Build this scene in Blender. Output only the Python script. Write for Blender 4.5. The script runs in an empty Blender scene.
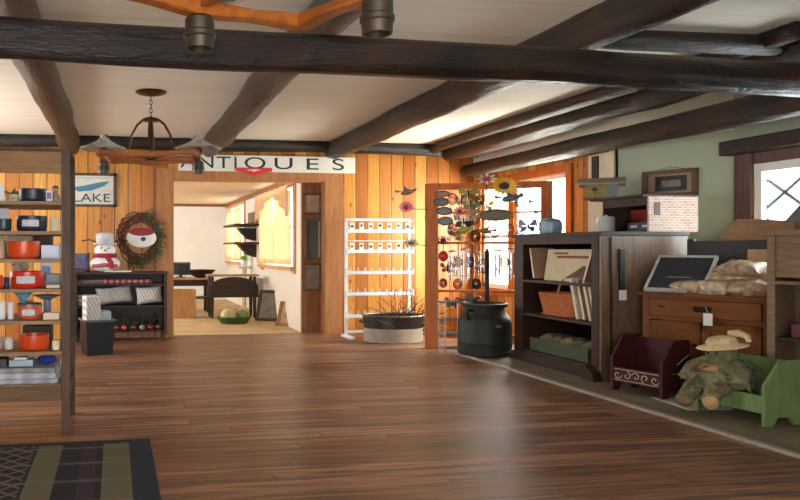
import bpy, bmesh, math, random
from mathutils import Vector, Matrix, noise
R = math.radians
C = bpy.context.scene.collection
random.seed(7)
# ------------------------------------------------------------------ camera model
H, FPX, PX0, PY0, YAW = 1.10, 700.0, 222.0, 250.0, R(8.7)
CA, SA = math.cos(YAW), math.sin(YAW)
def ray(px):
    xc = (px - PX0) / FPX
    return xc * CA + SA, CA - xc * SA
def depth(x, y): return x * SA + y * CA
def at(px, py, Y):                     # point on the plane y = Y
    dx, dy = ray(px); d = Y / dy
    return Vector((dx * d, Y, H + (PY0 - py) / FPX * d))
def atx(px, py, X):                    # point on the plane x = X
    dx, dy = ray(px); d = X / dx
    return Vector((X, dy * d, H + (PY0 - py) / FPX * d))
def atz(px, py, z):                    # point on the plane z
    d = (z - H) * FPX / (PY0 - py); dx, dy = ray(px)
    return Vector((dx * d, dy * d, z))
def atd(px, py, d):
    dx, dy = ray(px)
    return Vector((dx * d, dy * d, H + (PY0 - py) / FPX * d))
# ------------------------------------------------------------------ materials
def lin(c):
    return tuple(((v / 255) / 12.92 if v / 255 <= .04045 else ((v / 255 + .055) / 1.055) ** 2.4) for v in c) + (1,)
class N:
    def __init__(s, name):
        s.m = bpy.data.materials.new(name); s.m.use_nodes = True
        s.nt = s.m.node_tree; s.b = s.nt.nodes['Principled BSDF']
    def n(s, t, **k):
        o = s.nt.nodes.new(t)
        for a, v in k.items():
            if a in o.inputs.keys() if isinstance(a, str) else False: o.inputs[a].default_value = v
            else: setattr(o, a, v)
        return o
    def l(s, a, b): s.nt.links.new(a, b)
    def coords(s, scale=(1, 1, 1), rot=(0, 0, 0)):
        tc = s.n('ShaderNodeTexCoord'); mp = s.n('ShaderNodeMapping')
        mp.inputs['Scale'].default_value = scale; mp.inputs['Rotation'].default_value = rot
        s.l(tc.outputs['Object'], mp.inputs[0]); return mp.outputs[0]
    def noise(s, vec, scale=5, detail=4, rough=.6):
        t = s.n('ShaderNodeTexNoise'); t.inputs['Scale'].default_value = scale
        t.inputs['Detail'].default_value = detail; t.inputs['Roughness'].default_value = rough
        if vec is not None: s.l(vec, t.inputs['Vector'])
        return t.outputs['Fac']
    def ramp(s, fac, stops):
        r = s.n('ShaderNodeValToRGB'); e = r.color_ramp.elements
        while len(e) < len(stops): e.new(.5)
        for i, (p, c) in enumerate(stops): e[i].position = p; e[i].color = c
        s.l(fac, r.inputs[0]); return r.outputs[0]
    def mix(s, fac, a, b, mode='MIX'):
        m = s.n('ShaderNodeMix', data_type='RGBA', blend_type=mode)
        for i, v in ((0, fac), (6, a), (7, b)):
            if hasattr(v, 'is_output'): s.l(v, m.inputs[i])
            else: m.inputs[i].default_value = v
        return m.outputs[2]
    def math(s, op, a, b=0.0, c=0.0):
        m = s.n('ShaderNodeMath', operation=op)
        for i, v in enumerate((a, b, c)):
            if hasattr(v, 'is_output'): s.l(v, m.inputs[i])
            else: m.inputs[i].default_value = v
        return m.outputs[0]
    def bump(s, h, strength=.3, dist=.01):
        b = s.n('ShaderNodeBump'); b.inputs['Strength'].default_value = strength
        b.inputs['Distance'].default_value = dist; s.l(h, b.inputs['Height']); s.l(b.outputs[0], s.b.inputs['Normal'])
    def done(s, col=None, rough=.5, metal=0, spec=None, trans=0, coat=0):
        if col is not None:
            if hasattr(col, 'is_output'): s.l(col, s.b.inputs['Base Color'])
            else: s.b.inputs['Base Color'].default_value = col
        s.b.inputs['Roughness'].default_value = rough; s.b.inputs['Metallic'].default_value = metal
        if spec is not None: s.b.inputs['Specular IOR Level'].default_value = spec
        if trans: s.b.inputs['Transmission Weight'].default_value = trans
        if coat: s.b.inputs['Coat Weight'].default_value = coat
        return s.m
_cache = {}
def flat(c, rough=.5, metal=0, var=.12, scale=12, spec=None):
    key = ('f', c, rough, metal, var, scale)
    if key in _cache: return _cache[key]
    m = N('paint_%02x%02x%02x' % c); v = m.noise(m.coords(), scale, 3)
    a = lin(c); lo = tuple(x * (1 - var) for x in a[:3]) + (1,); hi = tuple(min(1, x * (1 + var)) for x in a[:3]) + (1,)
    _cache[key] = m.done(m.ramp(v, [(.3, lo), (.7, hi)]), rough, metal, spec); return _cache[key]
def wood(name, c1, c2, stretch=(1, 12, 12), scale=3, rough=.45, bump=.15, coat=0):
    key = ('w', name)
    if key in _cache: return _cache[key]
    m = N(name); v = m.coords(stretch)
    g = m.noise(v, scale, 6, .65); g2 = m.noise(v, scale * 5, 3)
    f = m.math('ADD', m.math('MULTIPLY', g, .75), m.math('MULTIPLY', g2, .25))
    m.bump(f, bump, .004)
    _cache[key] = m.done(m.ramp(f, [(.32, lin(c1)), (.66, lin(c2))]), rough + .06, spec=.3, coat=coat); return _cache[key]
def fabric(c, c2=None, scale=60, rough=.9):
    key = ('c', c, c2, scale)
    if key in _cache: return _cache[key]
    m = N('cloth_%02x%02x%02x' % c); v = m.coords(); w = m.noise(v, scale, 2); q = m.noise(v, 9, 3)
    f = m.math('ADD', m.math('MULTIPLY', w, .5), m.math('MULTIPLY', q, .5)); m.bump(w, .4, .004)
    c2 = c2 or tuple(int(x * .75) for x in c)
    _cache[key] = m.done(m.ramp(f, [(.4, lin(c2)), (.6, lin(c))]), rough); return _cache[key]
def plank_wall(name, axis, width, tones, dark, rough=.42):
    m = N(name); tc = m.n('ShaderNodeTexCoord'); sp = m.n('ShaderNodeSeparateXYZ'); m.l(tc.outputs['Object'], sp.inputs[0])
    u = m.math('DIVIDE', sp.outputs[axis], width); cell = m.math('FLOOR', u); fr = m.math('FRACT', u)
    wn = m.n('ShaderNodeTexWhiteNoise', noise_dimensions='1D'); m.l(cell, wn.inputs['W'])
    base = m.ramp(wn.outputs['Value'], [(i / (len(tones) - 1), lin(t)) for i, t in enumerate(tones)])
    cb = m.n('ShaderNodeCombineXYZ'); m.l(m.math('MULTIPLY', u, 3.0), cb.inputs[0]); m.l(m.math('MULTIPLY', cell, 7.3), cb.inputs[1]); m.l(m.math('MULTIPLY', sp.outputs[2], .55), cb.inputs[2])
    g = m.noise(cb.outputs[0], 4.0, 6, .65)
    col = m.mix(m.math('MULTIPLY', m.ramp(g, [(.38, (1, 1, 1, 1)), (.62, (0, 0, 0, 1))]), .55), base, lin(dark))
    # knots
    vb = m.n('ShaderNodeCombineXYZ'); m.l(m.math('MULTIPLY', u, 1.0), vb.inputs[0]); m.l(m.math('MULTIPLY', sp.outputs[2], 3.2), vb.inputs[2]); m.l(cell, vb.inputs[1])
    vo = m.n('ShaderNodeTexVoronoi'); vo.inputs['Scale'].default_value = 1.0; m.l(vb.outputs[0], vo.inputs['Vector'])
    k = m.ramp(vo.outputs['Distance'], [(.05, (1, 1, 1, 1)), (.13, (0, 0, 0, 1))])
    col = m.mix(m.math('MULTIPLY', k, .8), col, lin((70, 34, 12)))
    edge = m.math('MINIMUM', fr, m.math('SUBTRACT', 1.0, fr))
    gv = m.ramp(edge, [(.02, (1, 1, 1, 1)), (.06, (0, 0, 0, 1))])
    col = m.mix(m.math('MULTIPLY', gv, .75), col, lin((52, 26, 10)))
    m.bump(m.math('SUBTRACT', 1.0, gv), .5, .008)
    return m.done(col, rough)
def floor_mat():
    m = N('plank_floor'); tc = m.n('ShaderNodeTexCoord'); sp = m.n('ShaderNodeSeparateXYZ'); m.l(tc.outputs['Object'], sp.inputs[0])
    W = .105; u = m.math('DIVIDE', sp.outputs[1], W); cell = m.math('FLOOR', u); fr = m.math('FRACT', u)
    w0 = m.n('ShaderNodeTexWhiteNoise', noise_dimensions='1D'); m.l(cell, w0.inputs['W'])
    x = m.math('ADD', m.math('DIVIDE', sp.outputs[0], 2.6), m.math('MULTIPLY', w0.outputs['Value'], 5.0))
    xc = m.math('FLOOR', x); xf = m.math('FRACT', x)
    cb = m.n('ShaderNodeCombineXYZ'); m.l(cell, cb.inputs[0]); m.l(xc, cb.inputs[1])
    wn = m.n('ShaderNodeTexWhiteNoise', noise_dimensions='3D'); m.l(cb.outputs[0], wn.inputs['Vector'])
    base = m.ramp(wn.outputs['Value'], [(0, lin((126, 85, 60))), (.35, lin((148, 106, 80))), (.7, lin((162, 120, 94))), (1, lin((112, 74, 52)))])
    gb = m.n('ShaderNodeCombineXYZ'); m.l(m.math('MULTIPLY', sp.outputs[0], .8), gb.inputs[0]); m.l(m.math('MULTIPLY', sp.outputs[1], 14), gb.inputs[1]); m.l(m.math('MULTIPLY', wn.outputs['Value'], 9), gb.inputs[2])
    g = m.noise(gb.outputs[0], 1.6, 7, .68)
    col = m.mix(m.math('MULTIPLY', m.ramp(g, [(.42, (1, 1, 1, 1)), (.56, (0, 0, 0, 1))]), .85), base, lin((64, 37, 24)))
    e = m.math('MINIMUM', fr, m.math('SUBTRACT', 1.0, fr)); gv = m.ramp(e, [(.0, (1, 1, 1, 1)), (.03, (0, 0, 0, 1))])
    e2 = m.math('MINIMUM', xf, m.math('SUBTRACT', 1.0, xf)); gv2 = m.ramp(e2, [(.0, (1, 1, 1, 1)), (.003, (0, 0, 0, 1))])
    gg = m.math('MAXIMUM', gv, gv2)
    col = m.mix(m.math('MULTIPLY', gg, .6), col, lin((45, 26, 18)))
    m.bump(m.math('ADD', m.math('MULTIPLY', g, .25), m.math('SUBTRACT', 1.0, gg)), .12, .004)
    rr = m.math('ADD', m.math('MULTIPLY', g, .2), .30); m.l(rr, m.b.inputs['Roughness'])
    mat = m.done(col, .34, spec=.42); m.l(rr, m.b.inputs['Roughness']); return mat
def log_mat(name, c1, c2, c3, rough=.38):
    m = N(name); v = m.coords((9, 1, 9)); a = m.noise(v, 1.5, 6, .7); b = m.noise(m.coords((2, 1, 2)), 2.0, 4)
    col = m.mix(m.ramp(b, [(.45, (0, 0, 0, 1)), (.65, (1, 1, 1, 1))]), m.ramp(a, [(.35, lin(c1)), (.7, lin(c2))]), lin(c3))
    m.bump(m.math('ADD', a, m.math('MULTIPLY', m.noise(m.coords((14, 3, 14)), 2.5, 5, .7), .6)), .9, .03); return m.done(col, rough)
def ceiling_mat():
    m = N('ceiling_board'); v = m.coords((1, 9, 1)); a = m.noise(v, 1.3, 4); 
    tc = m.n('ShaderNodeTexCoord'); sp = m.n('ShaderNodeSeparateXYZ'); m.l(tc.outputs['Object'], sp.inputs[0])
    fr = m.math('FRACT', m.math('DIVIDE', sp.outputs[1], .61)); e = m.math('MINIMUM', fr, m.math('SUBTRACT', 1.0, fr))
    gv = m.ramp(e, [(0, (1, 1, 1, 1)), (.012, (0, 0, 0, 1))])
    col = m.mix(m.math('MULTIPLY', gv, .35), m.ramp(a, [(.3, lin((231, 222, 202))), (.7, lin((240, 233, 217)))]), lin((120, 108, 92)))
    m.bump(a, .03, .01); return m.done(col, .7)
def brick_mat():
    m = N('paper_brick'); tc = m.n('ShaderNodeTexCoord'); sp = m.n('ShaderNodeSeparateXYZ'); m.l(tc.outputs['Object'], sp.inputs[0]); cb = m.n('ShaderNodeCombineXYZ'); m.l(sp.outputs[1], cb.inputs[0]); m.l(sp.outputs[2], cb.inputs[1])
    b = m.n('ShaderNodeTexBrick'); m.l(cb.outputs[0], b.inputs['Vector']); b.inputs['Scale'].default_value = 1
    b.inputs['Brick Width'].default_value = .05; b.inputs['Row Height'].default_value = .022; b.inputs['Mortar Size'].default_value = .0025
    b.inputs['Color1'].default_value = lin((188, 158, 142)); b.inputs['Color2'].default_value = lin((166, 130, 114)); b.inputs['Mortar'].default_value = lin((206, 190, 178))
    return m.done(b.outputs['Color'], .8)
def glass(c=(235, 240, 240), rough=.05):
    key = ('g', c)
    if key in _cache: return _cache[key]
    m = N('glass_%02x%02x%02x' % c); nt = m.nt
    tr = m.n('ShaderNodeBsdfTransparent'); tr.inputs[0].default_value = lin(c); gl = m.n('ShaderNodeBsdfGlossy'); gl.inputs['Roughness'].default_value = rough
    mx = m.n('ShaderNodeMixShader'); mx.inputs[0].default_value = .10
    m.l(tr.outputs[0], mx.inputs[1]); m.l(gl.outputs[0], mx.inputs[2]); m.l(mx.outputs[0], nt.nodes['Material Output'].inputs[0])
    _cache[key] = m.m; return m.m
def sheer(c):
    m = N('sheer_%02x%02x%02x' % c); tl = m.n('ShaderNodeBsdfTranslucent'); tl.inputs[0].default_value = lin(c); df = m.n('ShaderNodeBsdfDiffuse'); df.inputs[0].default_value = lin(c)
    mx = m.n('ShaderNodeMixShader'); mx.inputs[0].default_value = .5; m.l(df.outputs[0], mx.inputs[1]); m.l(tl.outputs[0], mx.inputs[2])
    m.l(mx.outputs[0], m.nt.nodes['Material Output'].inputs[0]); return m.m
# ------------------------------------------------------------------ mesh builder
class MB:
    def __init__(s): s.bm = bmesh.new()
    def _x(s, vs, M):
        if M is not None: bmesh.ops.transform(s.bm, matrix=M, verts=vs)
    def box(s, x0, x1, y0, y1, z0, z1, M=None, bevel=0):
        m = Matrix.Translation(((x0 + x1) / 2, (y0 + y1) / 2, (z0 + z1) / 2)) @ Matrix.Diagonal((abs(x1 - x0), abs(y1 - y0), abs(z1 - z0), 1))
        vs = bmesh.ops.create_cube(s.bm, size=1, matrix=m)['verts']
        if bevel:
            es = list({e for v in vs for e in v.link_edges})
            r = bmesh.ops.bevel(s.bm, geom=es, offset=bevel, segments=2, affect='EDGES', profile=.6)
            vs = list({v for f in r['faces'] for v in f.verts} | {v for v in vs if v.is_valid})
        s._x(vs, M); return s
    def lathe(s, prof, seg=24, M=None, sx=1, sy=1, cap=True):
        rings = []
        for r, z in prof:
            rings.append([s.bm.verts.new((r * sx * math.cos(2 * math.pi * i / seg), r * sy * math.sin(2 * math.pi * i / seg), z)) for i in range(seg)])
        for a, b in zip(rings, rings[1:]):
            for i in range(seg):
                j = (i + 1) % seg
                s.bm.faces.new((a[i], a[j], b[j], b[i]))
        if cap:
            if prof[0][0] > 1e-4: s.bm.faces.new(rings[0][::-1])
            if prof[-1][0] > 1e-4: s.bm.faces.new(rings[-1])
        s._x([v for r in rings for v in r], M); return s
    def tube(s, pts, rad, seg=8, M=None):
        pts = [Vector(p) for p in pts]; rings = []; n = len(pts)
        rads = rad if isinstance(rad, (list, tuple)) else [rad] * n
        up = None
        for i, p in enumerate(pts):
            t = (pts[min(i + 1, n - 1)] - pts[max(i - 1, 0)]).normalized()
            if up is None: up = Vector((0, 0, 1)) if abs(t.z) < .9 else Vector((1, 0, 0))
            a = t.cross(up).normalized(); b = t.cross(a).normalized(); up = -b if (-b).dot(up) > 0 else b
            rings.append([s.bm.verts.new(p + rads[i] * (a * math.cos(2 * math.pi * k / seg) + b * math.sin(2 * math.pi * k / seg))) for k in range(seg)])
        for a, b in zip(rings, rings[1:]):
            for k in range(seg):
                j = (k + 1) % seg; s.bm.faces.new((a[k], a[j], b[j], b[k]))
        s.bm.faces.new(rings[0][::-1]); s.bm.faces.new(rings[-1])
        s._x([v for r in rings for v in r], M); return s
    def prism(s, poly, t0, t1, plane='xz', M=None):
        f = {'xz': lambda a, b, t: (a, t, b), 'xy': lambda a, b, t: (a, b, t), 'yz': lambda a, b, t: (t, a, b)}[plane]
        A = [s.bm.verts.new(f(a, b, t0)) for a, b in poly]; B = [s.bm.verts.new(f(a, b, t1)) for a, b in poly]
        n = len(poly); s.bm.faces.new(A); s.bm.faces.new(B[::-1])
        for i in range(n): s.bm.faces.new((A[i], B[i], B[(i + 1) % n], A[(i + 1) % n]))
        s._x(A + B, M); return s
    def ball(s, c, r, sx=1, sy=1, sz=1, sub=2, M=None, jit=0, seed=0):
        vs = bmesh.ops.create_icosphere(s.bm, subdivisions=sub, radius=r)['verts']
        for v in vs:
            k = 1 + jit * noise.noise(v.co / r * 1.7 + Vector((seed, seed * 2.1, 0)))
            v.co = Vector((v.co.x * sx * k, v.co.y * sy * k, v.co.z * sz * k)) + Vector(c)
        s._x(vs, M); return s
    def pillow(s, w, h, t, M=None, seed=0, puff=.5):            # soft pillow in the xz plane
        n = 12; top = {}
        for side in (1, -1):
            for i in range(n + 1):
                for j in range(n + 1):
                    if side < 0 and (i in (0, n) or j in (0, n)): continue
                    u, v = i / n * 2 - 1, j / n * 2 - 1
                    e = max(0, (1 - u ** 4)) ** puff * max(0, (1 - v ** 4)) ** puff
                    pin = 1 - .06 * (1 - abs(u)) - .0
                    k = noise.noise(Vector((u * 1.5 + seed, v * 1.5, side))) * .15 * e
                    top[(side, i, j)] = s.bm.verts.new((u * w / 2 * (1 - .10 * (1 - v * v)), side * t / 2 * (e + k), v * h / 2 * (1 - .14 * (1 - u * u))))
        g = lambda sd, i, j: top.get((sd, i, j)) or top[(1, i, j)]
        for sd in (1, -1):
            for i in range(n):
                for j in range(n):
                    q = [g(sd, i, j), g(sd, i + 1, j), g(sd, i + 1, j + 1), g(sd, i, j + 1)]
                    s.bm.faces.new(q if sd < 0 else q[::-1])
        s._x(list(top.values()), M); return s
    def build(s, name, mat, parent=None, smooth=False, loc=None, rz=None):
        bmesh.ops.recalc_face_normals(s.bm, faces=s.bm.faces)
        me = bpy.data.meshes.new(name); s.bm.to_mesh(me); s.bm.free()
        o = bpy.data.objects.new(name, me); C.objects.link(o)
        me.materials.append(mat)
        if smooth:
            for p in me.polygons: p.use_smooth = True
            if smooth != 'all':
                try: me.set_sharp_from_angle(angle=R(40))
                except Exception: pass
        if parent is not None: o.parent = parent
        if loc is not None: o.location = loc
        if rz is not None: o.rotation_euler.z = rz
        return o
def tag(o, label, cat, group=None):
    o['label'] = label; o['category'] = cat
    if group: o['group'] = group
    return o
def thing(name, label, cat, loc, rz=0, group=None):
    o = bpy.data.objects.new(name, None); C.objects.link(o); o.empty_display_size = .05
    o.location = loc; o.rotation_euler.z = rz; return tag(o, label, cat, group)
def struct(o): o['kind'] = 'structure'; return o
def T(x, y, z): return Matrix.Translation((x, y, z))
def Rx(a): return Matrix.Rotation(R(a), 4, 'X')
def Ry(a): return Matrix.Rotation(R(a), 4, 'Y')
def Rz(a): return Matrix.Rotation(R(a), 4, 'Z')
def text(name, body, size, mat, parent=None, loc=(0, 0, 0), rot=(R(90), 0, 0), sx=1, extrude=.002, align='CENTER'):
    cu = bpy.data.curves.new(name, 'FONT'); cu.body = body; cu.size = size; cu.extrude = extrude; cu.align_x = align; cu.align_y = 'CENTER'
    tmp = bpy.data.objects.new(name, cu); C.objects.link(tmp); bpy.context.view_layer.update()
    me = bpy.data.meshes.new_from_object(tmp.evaluated_get(bpy.context.evaluated_depsgraph_get()))
    bpy.data.objects.remove(tmp); bpy.data.curves.remove(cu)
    o = bpy.data.objects.new(name, me); C.objects.link(o); me.materials.clear(); me.materials.append(mat)
    o.parent = parent; o.location = loc; o.rotation_euler = rot; o.scale = (sx, 1, 1); return o
def copy_tree(o, parent=None):
    c = o.copy(); C.objects.link(c); c.parent = parent
    for ch in list(o.children): copy_tree(ch, c)
    return c
# ------------------------------------------------------------------ materials used
M_FLOOR = floor_mat(); M_CEIL = ceiling_mat()
M_PINE = plank_wall('pine_boards', 0, .165, [(226, 158, 66), (180, 104, 32), (238, 178, 88), (160, 88, 26), (208, 136, 50)], (140, 74, 22))
M_PINER = plank_wall('pine_boards_side', 1, .165, [(226, 158, 66), (180, 104, 32), (238, 178, 88), (160, 88, 26), (208, 136, 50)], (140, 74, 22))
M_LOG = log_mat('log', (16, 12, 10), (52, 37, 28), (62, 37, 24))
M_BLACKLOG = log_mat('dark_log', (15, 13, 13), (30, 25, 23), (54, 34, 24), .28)
M_TRIM = wood('door_trim', (150, 98, 58), (184, 128, 82), (10, 10, 1), 3)
M_DARKW = wood('dark_walnut', (32, 20, 15), (60, 40, 30), (1, 6, 10), 4, .4)
M_DARKW_SHEEN = wood('dark_walnut_sheen', (82, 62, 48), (122, 97, 78), (8, 8, 1), 4, .24, .05)  # lighter walnut copy; the side panel's sheen is put into the colour
M_GREYW = wood('weathered_wood', (78, 58, 42), (118, 90, 66), (1, 8, 10), 4, .6)
M_LIGHTW = wood('pale_brown_wood', (104, 84, 64), (140, 116, 92), (1, 8, 10), 4, .6)
M_OAK = wood('golden_oak', (82, 44, 14), (124, 72, 24), (1, 8, 8), 4, .4)
M_ORANGE = wood('orange_pine', (150, 74, 16), (200, 112, 36), (9, 9, 1), 3, .4)
M_YOKE = wood('varnished_maple', (120, 62, 20), (176, 104, 42), (1, 8, 8), 3, .3, coat=.3)
M_IRON = flat((38, 32, 28), .45, .6); M_STEEL = flat((150, 150, 150), .3, .9)
M_WHITE = flat((226, 226, 222), .5, 0, .05); M_CREAM = flat((216, 204, 178), .6, 0, .06)
M_BRASS = flat((92, 70, 40), .4, .8); M_BLACK = flat((18, 18, 18), .5)
# ------------------------------------------------------------------ room shell
YB, XR, ZC, Z2 = 8.85, 4.80, 2.50, 2.12
YF, XL = -1.0, -2.6
XD0, XD1 = at(172, 250, YB).x, at(325, 250, YB).x          # doorway in the back wall
ZD = 2.0
MB().box(XL, 5.6, YF, YB + .12, -.06, 0).box(5.6, 5.8, YF, YB, -.06, 0).build('floor', M_FLOOR)['kind'] = 'structure'
MB().box(XL, 5.8, YF, YB, ZC, ZC + .08).build('ceiling', M_CEIL)['kind'] = 'structure'
struct(MB().box(XL, XD0, YB, YB + .1, 0, ZC).box(XD1, XR + .2, YB, YB + .1, 0, ZC).box(XD0, XD1, YB, YB + .1, ZD, ZC).build('wall_back', M_PINE))
wleft = MB().box(XL - .1, XL, YF, YB, 0, .7).box(XL - .1, XL, YF, YB, 2.15, ZC)
for y0, y1 in ((YF, 5.4), (8.3, YB)): wleft.box(XL - .1, XL, y0, y1, .7, 2.15)  # window opening added in the unseen left wall to let sky light in
struct(wleft.build('wall_left', M_PINER))
struct(MB().box(XL, -1.6, YF - .1, YF, 0, ZC).box(1.6, 5.8, YF - .1, YF, 0, ZC).box(-1.6, 1.6, YF - .1, YF, 2.15, ZC).build('wall_rear', M_PINE))  # unseen rear wall; its opening is sized to limit the fill light
# right wall with a large window near the corner
WY0, WY1, WZ0, WZ1 = 6.86, 8.62, .62, 1.93
PY1 = 6.10
struct(MB().box(XR, XR + .1, WY1, YB, 0, Z2).box(XR, XR + .1, PY1, WY0, 0, Z2).box(XR, XR + .1, WY0, WY1, 0, WZ0).box(XR, XR + .1, WY0, WY1, WZ1, Z2).build('wall_right', M_PINER))
M_PLAS = flat((222, 214, 194), .8, 0, .05, 4)
M_GREEN = flat((170, 180, 156), .8, 0, .05, 3)
struct(MB().box(XR - .005, XR + .1, PY1, YB, Z2, ZC).build('trim_1', M_PLAS))
# angled green wall from P1 to P2, then the near window wall
P1 = Vector((XR, PY1, 0)); WD = Vector((.47, -.88, 0)).normalized(); WN = Vector((WD.y, -WD.x, 0))   # WN points into the room (-x)
def on_green(px, py, off=0):
    dx, dy = ray(px); p = P1 + WN * off
    # p + WD*t = d*(dx,dy)
    det = dx * (-WD.y) + WD.x * dy
    d = (p.x * (-WD.y) + WD.x * p.y) / det
    return Vector((dx * d, dy * d, H + (PY0 - py) / FPX * d))
P2 = on_green(737, 250); P2.z = 0
XW = P2.x; GL = (P2 - P1).length; GA = math.atan2(WD.y, WD.x)
struct(MB().box(0, GL, 0, .1, 0, ZC).build('wall_corner', M_GREEN, loc=P1, rz=GA))
struct(MB().box(0, GL - .02, -.006, -.0005, 2.13, ZC - .001).build('trim_9', M_PLAS, loc=P1, rz=GA))
M_MAROON = wood('dark_red_brown_casing', (80, 58, 54), (110, 84, 78), (8, 8, 1), 3, .5)
y_a, y_b = P2.y, YF
wy1 = atx(757, 200, XW).y; wy0 = wy1 - 1.5; wz0, wz1 = 1.0, 1.81
struct(MB().box(XW, XW + .1, wy1, y_a, 0, ZC).box(XW, XW + .1, y_b, wy0, 0, ZC).box(XW, XW + .1, wy0, wy1, 0, wz0).box(XW, XW + .1, wy0, wy1, wz1, ZC).build('wall_window', M_GREEN))
# near leaded window
w1 = MB().box(XW - .03, XW + .07, wy1 - .07, wy1, wz0, wz1).box(XW - .03, XW + .07, wy0, wy0 + .07, wz0, wz1).box(XW - .029, XW + .069, wy0 + .07, wy1 - .07, wz1 - .07, wz1 - .001).box(XW - .029, XW + .069, wy0 + .07, wy1 - .07, wz0, wz0 + .07).build('window_1', M_WHITE); struct(w1)
lead = MB(); n = 0
for k in range(-6, 14):
    y0 = wy1 - .0 - k * .44
    for sgn in (1, -1):
        pts = []
        for i in range(181):
            y = y0 - sgn * i * .005; z = wz0 + .07 + i / 180 * (wz1 - wz0 - .14)
            if wy0 + .06 <= y <= wy1 - .06: pts.append((XW + .03, y, z))
        if len(pts) > 1: lead.tube([pts[0], pts[-1]], .017, 6)
lead.build('lattice', flat((120, 124, 126), .5, .3), w1)
MB().box(XW + .036, XW + .04, wy0 + .07, wy1 - .07, wz0 + .07, wz1 - .07).build('pane', glass(), w1)
cas = MB().box(XW - .06, XW - .002, wy1, y_a - .03, 0, 1.93).box(XW - .035, XW - .002, wy0 - .2, wy0, 0, 1.93).box(XW - .035, XW - .002, wy0, wy1, wz1 + .001, 1.90).build('trim_2', M_MAROON); struct(cas)
struct(MB().box(XW - .16, XW - .002, wy0 - .3, y_a + .02, 1.90, 2.02, bevel=.01).build('window_header', M_DARKW)); bpy.data.objects['window_header'].name = 'trim_3'
# back corner window
w2 = MB()
cz = .09
w2.box(XR - .03, XR + .06, WY0 - cz, WY0, WZ0 - cz, WZ1 + cz).box(XR - .03, XR + .06, WY1, WY1 + cz, WZ0 - cz, WZ1 + cz).box(XR - .03, XR + .06, WY0, WY1, WZ1, WZ1 + cz).box(XR - .06, XR + .06, WY0 - cz, WY1 + cz, WZ0 - cz, WZ0)
ym = 7.92
w2.box(XR - .02, XR + .06, ym - .06, ym + .06, WZ0, WZ1)
w2 = w2.build('window_2', M_ORANGE); struct(w2)
sash = MB()
for a, b in ((WY0, ym - .06), (ym + .06, WY1)):
    sash.box(XR + .01, XR + .05, a, a + .05, WZ0, WZ1).box(XR + .01, XR + .05, b - .05, b, WZ0, WZ1).box(XR + .01, XR + .05, a, b, WZ1 - .05, WZ1).box(XR + .01, XR + .05, a, b, WZ0, WZ0 + .05).box(XR + .01, XR + .05, a, b, 1.25, 1.29)
sash.build('sash', M_WHITE, w2)
MB().box(XR + .028, XR + .032, WY0, WY1, WZ0, WZ1).build('pane', glass(), w2)
# cream painted section with a dark slot
struct(MB().box(XR - .03, XR - .002, PY1, 6.49, 0, 2.06).box(XR - .05, XR - .002, PY1, PY1 + .05, 0, 2.06).build('trim_4', M_CREAM))
MB().box(XR - .045, XR - .031, 6.33, 6.42, 1.62, 2.04).build('slot', M_DARKW, bpy.data.objects['trim_4'])
# stone strip along the right side
m = N('stone_strip'); v = m.coords(); a = m.noise(v, 3, 5); b2 = m.noise(v, 40, 3)
f = m.math('ADD', m.math('MULTIPLY', a, .6), m.math('MULTIPLY', b2, .4)); m.bump(f, .3, .01)
M_STONE = m.done(m.ramp(f, [(.35, lin((92, 82, 66))), (.65, lin((136, 124, 104)))]), .7)
strip = MB().prism([(3.60, YF), (5.8, YF), (5.8, YB - .02), (4.2, YB - .02), (4.2, 7.05), (3.60, 6.98)], .0005, .018, 'xy').build('trim_5', M_STONE); struct(strip)
struct(MB().box(3.555, 3.60, YF, 7.0, .0005, .022, bevel=.004).build('trim_6', flat((150, 142, 130), .4)))
# logs
def log(name, p0, p1, r, mat, seed, r2=None, jit=.12):
    p0, p1 = Vector(p0), Vector(p1); L = (p1 - p0).length; n = int(L / .12); mb = MB()
    d = (p1 - p0).normalized(); rings = []; r2 = r2 or r
    a = d.cross(Vector((0, 0, 1))).normalized(); b = d.cross(a)
    for i in range(n + 1):
        t = i / n; ring = []
        off = a * noise.noise(Vector((t * L * .5, seed, 3))) * .05 * r / .13 + b * noise.noise(Vector((t * L * .5, seed, 9))) * .03
        for k in range(20):
            th = 2 * math.pi * k / 20
            q = noise.noise(Vector((math.cos(th) * .9 + seed, math.sin(th) * .9, t * L * 1.1))) * jit + noise.noise(Vector((math.cos(th) * 2 + seed, math.sin(th) * 2, t * L * 4))) * jit * .35
            rr = (r + (r2 - r) * t) * (1 + q)
            ring.append(mb.bm.verts.new((a * math.cos(th) + b * math.sin(th)) * rr + off + Vector((0, t * L, 0)) - Vector((0, t * L, 0)) + d * t * L))
        rings.append(ring)
    for A, B in zip(rings, rings[1:]):
        for k in range(20): mb.bm.faces.new((A[k], A[(k + 1) % 20], B[(k + 1) % 20], B[k]))
    mb.bm.faces.new(rings[0]); mb.bm.faces.new(rings[-1])
    # object's own y axis runs along the log
    M = Matrix.Rotation(-math.atan2(d.y, d.x) + math.pi / 2, 4, 'Z'); bmesh.ops.transform(mb.bm, matrix=M, verts=mb.bm.verts)
    o = mb.build(name, mat, smooth='all', loc=p0, rz=math.atan2(d.y, d.x) - math.pi / 2); return struct(o)
for i, (X, r) in enumerate(((-2.2, .13), (-.54, .125), (1.17, .125), (2.80, .125), (4.36, .12))):
    log('log_beam', (X, YF, ZC - .10), (X + (.0 if i < 4 else .03), YB - .1, ZC - .10), r, M_LOG, i * 3.7, jit=.22)
log('log_beam', (4.13, YF + 4.7, ZC - .06), (4.13, YB - .1, ZC - .06), .06, M_LOG, 22.1)
log('log_beam', (XL, 3.30, 2.085), (5.2, 3.60, 2.105), .10, M_BLACKLOG, 31.3, .095, .07)
log('log_beam', (4.62, YB - .1, 2.16), (4.72, .5, 2.11), .085, M_LOG, 41.3, .12)
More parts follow.
